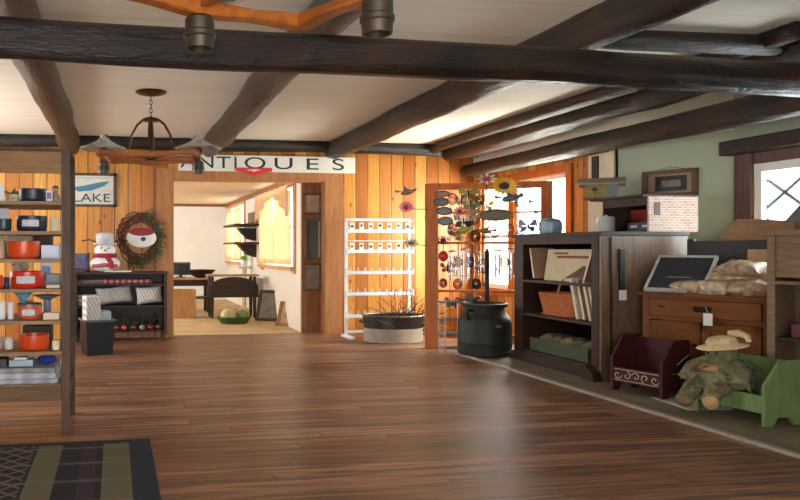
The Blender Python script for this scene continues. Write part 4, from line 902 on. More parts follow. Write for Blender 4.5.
# ================================================================== MILK CAN with picket
mc = thing('milk_can', 'large dark green black metal milk can beside the bookcase', 'milk can', (3.80, 6.78, .0185))
M_CAN = flat((26, 31, 28), .58, .15, .2, 5)
MB().lathe([(.255, 0), (.27, .01), (.272, .05), (.266, .055), (.266, .12), (.27, .13), (.266, .14), (.266, .33), (.255, .375), (.225, .41), (.21, .43), (.195, .49), (.185, .49), (.2, .43), (.0, .40)], 40).build('body', M_CAN, mc, True)
MB().lathe([(.19, .49), (.225, .50), (.228, .53), (.21, .535), (.2, .505), (.17, .505)], 40).build('lid', M_CAN, mc, True)
for s in (-1, 1): MB().tube([(s * .2, 0, .46), (s * .27, 0, .47), (s * .29, 0, .42), (s * .255, 0, .37)], .012, 8, Rz(25)).build('handle', M_CAN, mc, True)
MB().box(-.03, .03, -.271, -.264, .30, .33, bevel=.002).build('maker_plate', flat((120, 124, 124), .4, .5), mc)
p = F0 + FD * fx_(487); q = at(487, 0, 7.02)
pk = thing('iron_picket', 'black iron picket bar standing upright behind the milk can', 'bar', (at(487, 0, 7.12).x, 7.12, 0.0185))
zt_ = H - 4 / 700 * 7.6; MB().box(-.02, .02, -.012, .012, 0, zt_).build('bar', M_BLACK, pk); MB().prism([(-.02, zt_), (.02, zt_), (0, zt_ + .05)], -.012, .012).build('point', M_BLACK, pk); MB().box(-.07, .07, -.05, .05, 0, .012).build('foot_plate', M_BLACK, pk)
# ================================================================== DARK BOOKCASE along the right wall
BX, BY, BL, BD, BZ = 3.95, 6.48, 1.27, .80, 1.235; Z0 = .0185
dk = thing('dark_bookcase', 'deep dark wood bookcase on the stone strip beside the milk can', 'bookcase', (BX, BY, Z0), R(-90))
bx_ = lambda px: BY - atx(px, 250, BX).y
bz_ = lambda px, py: atx(px, py, BX).z - Z0
s1, s2, s3 = bz_(560, 282), bz_(560, 318), bz_(560, 358)
MB().box(-.02, BL + .02, -.02, BD, BZ - .035, BZ, bevel=.004).build('top', M_DARKW, dk)
MB().box(0, bx_(523), 0, BD, .0, BZ - .035).build('side_panel', M_DARKW, dk)
sp = MB().box(BL - .03, BL, .0, BD, 0, BZ - .035).build('side_panel', M_DARKW_SHEEN, dk)
MB().box(bx_(592), BL - .03, -.005, .02, 0, BZ - .035).build('front_stile', M_DARKW, dk)
MB().box(bx_(523), BL - .03, BD - .02, BD, 0, BZ - .035).build('back_panel', M_DARKW, dk)
MB().box(bx_(523), bx_(592), -.005, .02, BZ - .1, BZ - .035).build('top_rail', M_DARKW, dk)
for z in (s1, s2, s3): MB().box(bx_(523), BL - .03, .0, BD - .02, z - .025, z).build('shelf', M_DARKW, dk)
MB().box(-.02, BL - .1, -.03, .0, 0, s3 - .025, bevel=.004).build('plinth', M_DARKW, dk)
MB().prism([(BL - .14, 0), (BL + .01, 0), (BL - .01, .07), (BL - .1, .12)], -.08, -.0, 'xz').build('bracket_foot', M_DARKW, dk)
# latch bar and tag on the side facing the room
la = atd(622, 268, depth(4.1, 5.2)); lx = la.x - BX
t = MB().box(BL + .0005, BL + .022, lx - .022, lx + .022, at(622, 291, 5.21).z - Z0, at(622, 249, 5.21).z - Z0, bevel=.003).build('handle_bar', M_BLACK, dk)
t = MB().box(BL + .0225, BL + .0245, lx - .035, lx + .035, at(622, 300, 5.21).z - Z0, at(622, 290, 5.21).z - Z0).build('paper_tag', M_WHITE, dk)
MB().box(BL + .0005, BL + .012, lx - .1, lx - .085, .1, BZ - .05).build('door_edge', M_DARKW, dk)
def wpos(px, off): p = Vector((BX + off, atx(px, 250, BX).y, 0)); return p
def dyb(px0, px1): return abs(atx(px0, 250, BX).y - atx(px1, 250, BX).y)
# poster and prints on the top shelf
zs = s1 + Z0 + .0005
w = dyb(531, 586); h_ = bz_(560, 249) - s1
t = thing('framed_poster', 'cream framed poster with reddish lettering standing on the top bookcase shelf', 'picture', (BX + .12, atx(558, 0, BX).y, zs), R(-90)); Mx = Rx(-9)
MB().box(-w / 2, w / 2, 0, .014, 0, h_, Mx, bevel=.002).build('board', flat((206, 190, 158), .7, 0, .1, 5), t)
MB().box(-w * .3, w * .34, -.003, -.0005, h_ * .72, h_ * .8, Mx).box(-w * .36, -w * .1, -.003, -.0005, h_ * .84, h_ * .9, Mx).build('printed_band', flat((130, 76, 62), .7), t); MB().prism([(-w * .1, h_ * .1), (w * .4, h_ * .1), (w * .4, h_ * .42), (w * .2, h_ * .5), (w * .05, h_ * .3)], -.003, -.0005, 'xz', Mx).build('printed_motif', flat((96, 74, 60), .7, 0, .3), t)
for i, (px, c, l, a_, hh) in enumerate(((529, (150, 118, 92), 'thin tan book leaning at the far side of the top bookcase shelf', 12, .30), (578, (140, 112, 92), 'tan slanted book at the near side of the top bookcase shelf', -22, .31), (575, (196, 188, 176), 'pale slanted book behind the tan one, top bookcase shelf', -22, .30))):
    t = thing('leaning_book', l, 'book', (BX + .05 + .03 * (i == 2), atx(px, 0, BX).y, zs + (.012 if a_ > 0 else .012)), R(-90)); M_ = Ry(-a_)
    Mq = Ry(a_ if i == 0 else -a_)
    MB().box(-.014, .014, 0, .25, 0, hh, Ry(abs(a_)) if i else Ry(-a_), bevel=.003).build('cover', flat(c, .6), t); MB().box(-.010, .010, -.002, -.0005, .008, hh - .008, Ry(abs(a_)) if i else Ry(-a_)).build('pages', M_CREAM, t)
# basket
zs = s2 + Z0 + .0005; w = dyb(528, 566)
M_WICK = flat((176, 104, 58), .7, 0, .35, 60)
t = thing('wicker_basket', 'orange brown wicker basket with hoop handle on the middle bookcase shelf', 'basket', (BX + .2, atx(547, 0, BX).y, zs), R(-90)); bh_ = .2
q = MB()
for i in range(9):
    k = i / 8; rr = w / 2 * (.80 + .2 * k); q.tube([(rr * math.copysign(abs(math.cos(a_ * .1963)) ** .6, math.cos(a_ * .1963)) + .0, .15 * (.8 + .2 * k) * math.copysign(abs(math.sin(a_ * .1963)) ** .6, math.sin(a_ * .1963)), .012 + bh_ * .93 * k) for a_ in range(33)], .0135, 6)
q.box(-w * .38, w * .38, -.11, .11, 0, .012); q.build('weave', M_WICK, t, True)
MB().tube([(w * .1 + 0 * math.cos(i), .13 * math.cos(math.pi * i / 14), bh_ * .9 + .19 * math.sin(math.pi * i / 14)) for i in range(15)], .011, 8).build('hoop_handle', M_WICK, t, True)
for i, (px, c, l) in enumerate(((572, (204, 196, 180), 'pale slanted book nearest the wicker basket'), (579, (140, 112, 92), 'brown slanted book second from the wicker basket'), (585, (196, 184, 164), 'cream slanted book third from the wicker basket'), (590, (150, 132, 116), 'grey brown slanted book furthest from the wicker basket'))):
    t = thing('leaning_book', l, 'book', (BX + .05, atx(px, 0, BX).y, zs), R(-90)); hh = .37 - .01 * i; M_ = T(0, 0, .004) @ Ry(-16)
    MB().box(-.016, .016, 0, .24, 0, hh, M_, bevel=.003).build('cover', flat(c, .6), t); MB().box(-.011, .011, -.002, -.0005, .008, hh - .008, M_).build('pages', M_CREAM, t)
# green box on the lowest shelf
zs = s3 + Z0 + .0005; w = dyb(523, 580); hb = bz_(552, 343) - s3
t = thing('green_planter_box', 'long dark green wooden box on the lowest bookcase shelf', 'box', (BX + .22, atx(551, 0, BX).y, zs), R(-90)); M_GB = wood('green_paint_wood', (50, 62, 44), (78, 90, 62), (1, 8, 8), 4, .6)
for y in (-.16, .145): MB().box(-w / 2, w / 2, y, y + .015, 0, hb).build('long_side', M_GB, t)
for x in (-w / 2, w / 2 - .015): MB().box(x, x + .015, -.145, .145, 0, hb).build('short_side', M_GB, t)
MB().box(-w / 2 + .015, w / 2 - .015, -.145, .145, 0, .012).build('bottom', M_GB, t)
for i in range(5):
    px = 531 + i * 10; o = tag(MB().pillow(.17, .2, .09, T(0, 0, .06) @ Rx(90 - 15), i).build('cloth_bundle', fabric(((126, 116, 92), (104, 98, 76), (134, 122, 100), (96, 92, 74), (120, 108, 84))[i]), smooth='all', loc=(BX + .22, atx(px, 0, BX).y, zs + hb - .06)), ('khaki cloth bundle at the far end of the green box', 'olive cloth bundle second along in the green box', 'beige cloth bundle in the middle of the green box', 'dull green cloth bundle fourth along in the green box', 'tan cloth bundle at the near end of the green box')[i], 'cloth')
# ------------------------------------------------------------------ on top of the dark bookcase
TZ = BZ + Z0 + .0005
DX, DY0, DY1, DZ = 4.47, 5.29, 5.88, .30          # toy house: front plane x, near y, far y, height
dh = thing('dollhouse', 'open-front dark toy house with pink brick side, on the bookcase', 'dollhouse', (DX, DY1, TZ), R(-90)); L = DY1 - DY0; dd = .45
M_DH = wood('dollhouse_brown', (44, 32, 28), (76, 58, 48), (1, 8, 8), 4, .5)
MB().box(0, .02, 0, dd, 0, DZ).build('far_wall', M_DH, dh); br = MB().box(L - .02, L, -.02, dd, 0, DZ).build('brick_wall', brick_mat(), dh)
# brick coordinates run along the wall face
MB().box(L + .0005, L + .004, .03, .085, .14, .25).build('window', flat((70, 40, 34), .6), dh)
MB().box(.02, L - .02, dd - .015, dd, 0, DZ).build('back_wall', flat((176, 170, 156), .7, 0, .06), dh)
MB().box(.02, L - .02, 0, dd - .015, 0, .012).build('base', M_DH, dh)
MB().box(.02, L - .02, 0, .015, DZ - .07, DZ).build('fascia', M_DH, dh)
MB().box(-.10, L - .02, -.06, dd, DZ + .0, DZ + .018, bevel=.003).build('roof', M_DH, dh)
M_RB = flat((138, 34, 36), .6)
tag(MB().box(-.13, .13, -.02, .02, 0, .20, bevel=.003).build('red_book', M_RB, loc=(DX + .25, DY1 - .2, TZ + .0125), rz=R(-90)), 'red hardback book standing inside the toy house', 'book')
t = thing('black_tin', 'flat black tin with pale marks inside the toy house, near its brick side', 'tin', (DX + .1, DY0 + .19, TZ + .0125), R(-90)); MB().box(-.15, .15, -.05, .05, 0, .075, bevel=.006).build('body', flat((30, 38, 50), .4), t); MB().box(-.11, -.03, -.0515, -.0505, .03, .05).box(.03, .1, -.0515, -.0505, .03, .05).build('marks', M_LBL, t)
pp = at(604, 235, 5.85); t = thing('enamel_canister', 'white enamel canister on the bookcase in front of the toy house', 'canister', (pp.x - .02, 5.80, TZ))
MB().lathe([(.07, 0), (.074, .006), (.074, .125), (.078, .13), (.074, .135), (.07, .13), (.068, .01), (0, .01)], 28).build('body', flat((206, 212, 210), .3, 0, .06), t, True); MB().lathe([(.0755, .136), (.07, .15), (.012, .153), (.014, .165), (0, .167)], 24).build('lid', flat((206, 212, 210), .3, 0, .06), t, True)
t = thing('blue_crock', 'pale blue grey crock with knobbed lid at the bookcase corner', 'crock', (4.11, 6.13, TZ)); M_BC = flat((134, 156, 172), .3, 0, .2, 18)
MB().lathe([(.085, 0), (.098, .01), (.104, .06), (.1, .11), (.09, .12), (.085, .11), (.08, .01), (0, .01)], 28).build('body', M_BC, t, True); MB().lathe([(.092, .121), (.085, .135), (.04, .15), (.018, .155), (.024, .17), (.012, .185), (0, .187)], 24).build('lid', flat((96, 110, 122), .4), t, True)
MB().tube([(-.1, 0, .09), (-.14, 0, .1), (-.14, 0, .05), (-.1, 0, .04)], .008, 6).build('handle', M_BC, t, True)
# birdhouse on the roof
rz_ = TZ + DZ + .0185
t = thing('birdhouse', 'yellow and grey wooden birdhouse with wide roof on top of the toy house', 'birdhouse', (4.50, 5.93, rz_), R(-38)); t.scale = (1.3, 1.3, 1.05)
MB().box(-.12, .12, -.10, .1, 0, .012).build('base', M_GREYW, t); MB().box(-.1, .03, -.075, .075, .012, .13).build('yellow_wall', flat((134, 118, 48), .6, 0, .2), t); MB().box(.03, .1, -.075, .075, .012, .13).build('grey_wall', flat((112, 116, 116), .6, 0, .15), t)
MB().prism([(-.105, .128), (.105, .128), (0, .175)], -.075, .075, 'xz', Rz(90)).build('gable', M_GREYW, t)
for s in (-1, 1): MB().box(0, .15, -.15, .15, 0, .01, T(0, 0, .182) @ Rz(90 if s > 0 else -90) @ Ry(23)).build('roof_slope', flat((156, 150, 138), .6, 0, .15), t)
MB().lathe([(.018, 0), (.018, .003), (0, .003)], 16, T(-.045, -.0755, .085) @ Rx(90)).build('entry_hole', M_BLACK, t); MB().tube([(-.045, -.075, .05), (-.045, -.11, .05)], .005, 6).build('perch', M_DARKW, t)
# ================================================================== picture on the green wall
a, b = on_green(643, 171), on_green(699, 196); w = (Vector((b.x, b.y)) - Vector((a.x, a.y))).length; c = (a + b) / 2; zb, zt_ = on_green(670, 197).z, on_green(670, 170).z; h_ = zt_ - zb
t = thing('framed_picture', 'brown framed photograph hanging on the green wall', 'picture', (c.x + WN.x * .002, c.y + WN.y * .002, zb), GA); f = MB(); e = .05
for q in ((-w / 2, -w / 2 + e, 0, h_), (w / 2 - e, w / 2, 0, h_), (-w / 2, w / 2, 0, e * .7), (-w / 2, w / 2, h_ - e * .7, h_)): f.box(q[0], q[1], -.03, 0, q[2], q[3], bevel=.003)
f.build('frame', wood('picture_brown', (80, 62, 48), (116, 94, 74), (6, 6, 1), 4), t); MB().box(-w / 2 + e, w / 2 - e, -.01, -.002, e * .7, h_ - e * .7).build('mat_board', flat((150, 128, 108), .6), t)
MB().box(-w / 2 + e + .06, w / 2 - e - .04, -.013, -.0105, e * .7 + .02, h_ - e * .7 - .02).build('photo_print', flat((34, 34, 36), .3, 0, .4, 12), t); MB().box(-.07, .09, -.0145, -.0135, h_ * .38, h_ * .62).build('photo_subject', flat((120, 114, 108), .4, 0, .3, 20), t)
MB().tube([(-.12, 0, h_), (0, -.005, h_ + .03), (.12, 0, h_)], .002, 5).build('hanging_wire', M_IRON, t)
# ================================================================== DRESSER before the green wall
DO = Vector((4.175, 5.03, Z0)); DW, DDp, DH = .84, .32, .745
dr = thing('dresser', 'golden oak washstand dresser with a drawer and doors, price tag hanging', 'dresser', DO, GA)
MB().box(-.03, DW + .03, -.03, DDp + .005, DH - .022, DH, bevel=.006).build('top', M_OAK, dr)
for x in (0, DW - .05):
    for y in (0, DDp - .05): MB().box(x, x + .05, y, y + .05, 0, DH - .022, bevel=.003).build('leg', M_OAK, dr)
MB().box(.05, DW - .05, DDp - .03, DDp - .01, .1, DH - .022).build('back_panel', M_OAK, dr)
for x in (.01, DW - .03): MB().box(x, x + .02, .05, DDp - .05, .1, DH - .022).build('side_panel', M_OAK, dr)
MB().box(.05, DW - .05, .02, DDp - .03, .08, .1).build('bottom', M_OAK, dr); MB().box(.05, DW - .05, .0, .03, .1, .13).build('bottom_rail', M_OAK, dr)
MB().box(.05, DW - .05, .0, .03, .535, .565).build('middle_rail', M_OAK, dr); MB().box(.05, DW - .05, 0, .03, DH - .042, DH - .022).build('top_rail', M_OAK, dr)
dw = MB().box(.055, DW - .055, -.012, .02, .568, DH - .045, bevel=.004).build('drawer', M_OAK, dr)
for x in (DW * .5,):
    MB().box(x - .06, x + .06, -.018, -.0125, .62, .655, bevel=.002).build('pull_plate', M_IRON, dw); MB().tube([(x - .045, -.018, .645), (x - .04, -.04, .62), (x + .04, -.04, .62), (x + .045, -.018, .645)], .006, 8).build('drawer_pull', M_IRON, dw, True)
MB().box(.12, .16, -.016, -.0125, .63, .65).build('keyhole', M_IRON, dw)
for i in range(2):
    x0, x1 = (.055, .405) if i == 0 else (.415, DW - .055)
    d_ = MB()
    for q in ((x0, x0 + .055, .135, .53), (x1 - .055, x1, .135, .53), (x0, x1, .135, .19), (x0, x1, .475, .53)): d_.box(q[0], q[1], -.008, .015, q[2], q[3], bevel=.002)
    d_ = d_.build('door', M_OAK, dr); MB().box(x0 + .05, x1 - .05, .0, .01, .185, .48).build('door_panel', M_OAK, d_)
    k = x1 - .03 if i == 0 else x0 + .03; MB().lathe([(.006, 0), (.006, .012), (.014, .016), (.012, .026), (0, .028)], 12, T(k, -.008, .36) @ Rx(90)).build('knob', M_IRON, d_, True)
def dl_(x, y, z): q = Matrix.Rotation(GA, 4, 'Z') @ Vector((x, y, 0)); return Vector((DO.x + q.x, DO.y + q.y, z))
t = thing('price_tag', 'white paper price tag hanging from the dresser drawer pull', 'tag', dl_(.47, -.05, Z0 + .52), GA); MB().box(-.03, .03, -.001, .001, 0, .09).build('paper', M_WHITE, t); MB().tube([(0, 0, .088), (-.01, .005, .115), (-.02, .008, .135)], .0015, 5).build('string', M_CREAM, t)
TD = Z0 + DH + .0005
# white edged slate
t = thing('slate_board', 'dark slate board with white edges lying tilted on the dresser', 'slate', dl_(.0, .03, TD + .004), GA); Mx = T(0.0, 0, 0) @ Rx(42)
f = MB(); w, h_ = .42, .40
for q in ((0, .018, 0, h_), (w - .018, w, 0, h_), (0, w, 0, .018), (0, w, h_ - .018, h_)): f.box(q[0], q[1], q[2], q[3], 0, .03, Mx)
f.build('frame', flat((186, 182, 176), .5, 0, .1, 30), t); MB().box(.018, w - .018, .018, h_ - .018, .004, .02, Mx).build('slate', flat((44, 48, 54), .45, 0, .12), t); MB().box(.13, .3, .15, .158, .0202, .0215, Mx).build('engraving', flat((150, 150, 150), .6), t); MB().box(.02, w - .02, h_ - .05, h_ - .03, -.10, 0, Mx).build('prop', M_GREYW, t)
# bags
def bag(x, y, z, w, h_, th, rx, rz, c, l, seed):
    o = MB().pillow(w, h_, th, Rx(rx) @ Ry(rz), seed, .45)
    o = o.build('cellophane_bag', N_BAG[seed % 3], smooth='all', loc=dl_(x, y, TD + z), rz=GA + R(seed * 13 % 40 - 20)); tag(o, l, 'bag', 'clear bags of tan goods on the dresser')
N_BAG = []
for i, c in enumerate(((214, 188, 154), (226, 206, 176), (188, 158, 126))):
    m = N('cellophane_%d' % i); v = m.coords(); a_ = m.noise(v, 16, 5, .7); m.bump(a_, .8, .03); N_BAG.append(m.done(m.ramp(a_, [(.35, lin(tuple(int(q * .62) for q in c))), (.6, lin(c))]), .22, coat=.5))
bag(.30, .10, .05, .26, .20, .10, -82, 0, 0, 'small clear bag of tan goods lying over the slate edge', 0)
bag(.46, .10, .055, .30, .22, .11, -80, 6, 0, 'clear bag of tan goods lying at the front middle of the dresser top', 1)
bag(.68, .10, .06, .30, .22, .12, -78, -8, 0, 'clear bag of brown goods lying at the front by the pale shelf', 2)
bag(.50, .25, .12, .32, .26, .14, -62, 10, 0, 'clear bag of tan goods propped at the back next to the slate', 3)
bag(.70, .25, .14, .34, .28, .15, -58, -6, 0, 'big glossy bag propped at the back of the pile by the pale shelf', 4)
bag(.62, .17, .20, .30, .20, .10, -70, 14, 0, 'glossy bag of tan goods lying on top of the pile', 5)
t = tag(MB().box(-.16, .16, 0, .1, 0, .34, bevel=.004).build('cardboard_box', flat((176, 146, 112), .7), loc=dl_(.76, .34, TD), rz=GA), 'plain tan cardboard box standing behind the bags', 'box')
# boards behind the dresser
bb = thing('black_headboard', 'black painted board standing behind the dresser', 'board', dl_(.16, .445, 0.0185), GA); M_BB = flat((44, 46, 48), .5, 0, .1)
MB().box(0, .95, 0, .03, .3, 1.155, bevel=.004).build('panel', M_BB, bb)
for x in (0, .90): MB().box(x, x + .05, -.01, .04, 0, 1.17, bevel=.003).build('post', M_BB, bb)
HO = Vector((DO.x, DO.y, 0)) - WN * .52
def along(px):
    dx, dy = ray(px); return (HO.x * dy - HO.y * dx) / (WD.y * dx - WD.x * dy)
def hz(px, py): p = HO + WD * along(px); return H + (PY0 - py) / FPX * depth(p.x, p.y) - Z0
u0 = along(708); hb_ = thing('wooden_headboard', 'tan wooden bed headboard with sloping side behind the black board', 'headboard', (HO + WD * u0) + Vector((0, 0, Z0)), GA)
hp = [(along(px) - u0, hz(px, py)) for px, py in ((708, 250), (717, 241), (725, 231), (731, 224), (737, 219), (760, 219), (796, 221))]
MB().prism([(0, .35), (hp[-1][0], .35)] + hp[::-1], 0, .035, 'xz').build('panel', wood('headboard_tan', (124, 92, 64), (164, 130, 96), (1, 8, 8), 4, .5), hb_)
for x in (.0, hp[-1][0] - .06): MB().box(x, x + .06, -.012, .047, 0, .5).build('leg', M_LIGHTW, hb_)
# ================================================================== PALE SHELF UNIT at the right edge
SO = Vector((4.335, 4.10, Z0)); sw, sdp, shh = .66, .46, 1.215
su = thing('pale_shelf_unit', 'pale brown wooden shelf unit at the right edge of the room', 'shelf unit', SO, GA)
MB().box(-.035, sw + .02, -.035, sdp, shh - .035, shh, bevel=.004).build('top', M_LIGHTW, su)
for x in (0, sw - .045): MB().box(x, x + .045, 0, sdp, 0, shh - .035, bevel=.003).build('side', M_LIGHTW, su)
MB().box(.045, sw - .045, sdp - .02, sdp, .05, shh - .035).build('back_panel', M_GREYW, su); MB().box(.045, sw - .045, .012, .03, .9, shh - .035).build('front_board', M_LIGHTW, su)
for z in (.10, .50, .875): MB().box(.045, sw - .045, .0, sdp - .02, z - .0225, z).build('shelf', M_LIGHTW if z > .8 else M_DARKW, su)
def sl_(x, y, z): q = Matrix.Rotation(GA, 4, 'Z') @ Vector((x, y, 0)); return Vector((SO.x + q.x, SO.y + q.y, z))
t = tag(MB().box(-.14, .14, -.1, .1, 0, .09, bevel=.006).build('maroon_box', flat((96, 46, 56), .5), loc=sl_(.25, .18, Z0 + .5005), rz=GA), 'maroon box on the dark shelf of the pale unit', 'box')
t = thing('roofed_birdhouse', 'grey birdhouse with a steep dark roof on top of the pale unit', 'birdhouse', sl_(.24, .2, Z0 + shh + .0005), GA)
MB().box(-.12, .12, -.1, .1, 0, .05, bevel=.003).build('wall', M_GREYW, t); MB().prism([(-.17, .05), (.17, .05), (0, .27)], -.13, .13).build('roof', flat((84, 82, 82), .6, 0, .15), t)
# ================================================================== BENCHES
def bench(name, label, P, Q, dp, ht, mat, deco):
    P, Q = Vector(P + (0,)), Vector(Q + (0,)); d = (Q - P).normalized(); L = (Q - P).length; a = math.atan2(d.y, d.x)
    t = thing(name, label, 'bench', (P.x, P.y, Z0), a)
    pr = [(0, 0), (dp * .22, 0), (dp * .34, .05), (dp * .66, .05), (dp * .78, 0), (dp, 0), (dp, ht), (dp * .42, ht), (0, ht * .62)]
    for x in (0, L - .022): MB().prism(pr, x, x + .022, 'yz').build('end_panel', mat, t)
    MB().box(.022, L - .022, dp - .03, dp - .012, .10, ht - .015).build('back_board', mat, t); MB().box(.022, L - .022, .02, dp - .03, .10, .118).build('seat_board', mat, t)
    fb = MB().box(.022, L - .022, .006, .022, .075, .185, bevel=.003).build('front_board', mat, t)
    if deco:
        s = MB()
        for i in range(5):
            cx = .022 + (L - .044) * (i + .5) / 5
            s.tube([(cx + (.004 + .0032 * k) * math.cos(k * .62 + i * 1.5), .003, .13 + (.004 + .0032 * k) * math.sin(k * .62 + i * 1.5)) for k in range(11)], .0035, 5)
        for z in (.09, .172): s.tube([(.03, .003, z), (L - .03, .003, z)], .003, 5)
        s.build('scrollwork', flat((176, 160, 140), .7), fb)
    return t, P, d, a, L
M_REDB = wood('barn_red_paint', (48, 17, 19), (70, 26, 27), (6, 6, 1), 4, .5); M_GRNB = wood('sage_green_paint', (92, 114, 70), (116, 140, 90), (6, 6, 1), 4, .6)
bench('doll_bench', 'dark red wooden doll bench with pale scrollwork on its front', (3.79, 4.90), (3.895, 4.50), .30, .42, M_REDB, True)
gbn = bench('doll_bench', 'sage green wooden doll bench holding the stuffed scarecrow', (3.875, 4.19), (3.92, 3.72), .30, .40, M_GRNB, False)
# lace mat on the strip between the benches
tag(MB().box(-.15, .15, -.2, .2, 0, .004, bevel=.001).build('paper_mat', flat((186, 190, 180), .7, 0, .08), loc=(4.0, 4.37, Z0 + .0005), rz=R(-8)), 'pale flat sheet on the stone strip between the two benches', 'sheet')
# scarecrow doll slumped over the green bench front
def gl(x, y, z): q = Matrix.Rotation(gbn[3], 4, 'Z') @ Vector((x, y, 0)); return Vector((gbn[1].x + q.x, gbn[1].y + q.y, Z0 + z))
doll = thing('scarecrow_doll', 'stuffed burlap scarecrow doll with cream hat slumped in the green bench', 'doll', gl(.14, .10, .17), gbn[3]); doll.scale = (1.25, 1.1, 1.1)
M_BUR = fabric((128, 116, 86), (84, 80, 56), 40); M_BUR2 = fabric((124, 122, 94), (88, 90, 64), 40); M_HAT = fabric((218, 200, 158), (184, 160, 116), 50)
MB().ball((0, -.02, .09), .12, 1.15, .95, .85, 3, jit=.35, seed=2).ball((-.03, -.09, .04), .10, 1.1, .7, .8, 3, jit=.4, seed=3).build('body', M_BUR2, doll, 'all')
MB().ball((-.005, -.03, .205), .075, 1.1, 1, .85, 3, jit=.12, seed=5).build('head', M_BUR, doll, 'all')
MB().lathe([(.0, .0), (.115, .0), (.125, .006), (.12, .012), (.075, .018), (.075, .04), (.06, .062), (.02, .07), (0, .07)], 28, T(0, -.03, .245) @ Rx(8) @ Ry(-6)).build('hat', M_HAT, doll, 'all')
MB().tube([(.0, .02, .325), (.05, .03, .335), (.1, .02, .32), (.12, .0, .30)], [.02, .022, .018, .012], 8).build('hat_band_bow', M_HAT, doll, True)
for s, ex in ((-1, (-.16, -.11, .03)), (1, (.15, -.12, .05))): MB().tube([(s * .08, -.03, .15), (s * .13, -.08, .11), ex], [.04, .045, .04], 10).build('sleeve', M_BUR2, doll, True)
MB().tube([(-.06, -.08, .02), (-.07, -.16, .0), (-.08, -.2, -.06)], [.05, .05, .045], 10).tube([(.05, -.08, .02), (.06, -.17, .0), (.06, -.2, -.05)], [.05, .05, .04], 10).build('legs', M_BUR, doll, True)
MB().ball((.065, -.205, -.055), .042, 1, .8, 1.1, 3).build('foot', flat((176, 142, 96), .8), doll, True); MB().ball((-.085, -.205, -.075), .046, 1.1, .8, .9, 3).build('foot', flat((110, 92, 66), .8), doll, True)
MB().box(-.055, .06, -.142, -.13, .125, .165, Rx(6), bevel=.006).build('name_tag', flat((176, 128, 90), .6), doll)
for x in (-.025, .025): MB().ball((x - .005, -.1, .21), .007).build('eye', M_BLACK, doll, True)
rg = MB(); rnd = random.Random(9)
for i in range(70):
    a_ = rnd.uniform(0, 6.28); r_ = rnd.uniform(.08, .17); M_ = T(r_ * math.cos(a_) * 1.05, -.04 + r_ * math.sin(a_) * .8, rnd.uniform(.02, .17)) @ Rz(math.degrees(a_)) @ Ry(rnd.uniform(10, 60))
    rg.prism([(-.02, .0), (.03, .016), (.075, .0), (.03, -.016)], -.002, .002, 'xy', M_)
rg.build('raffia_collar', fabric((112, 106, 74), (70, 74, 48), 40), doll)
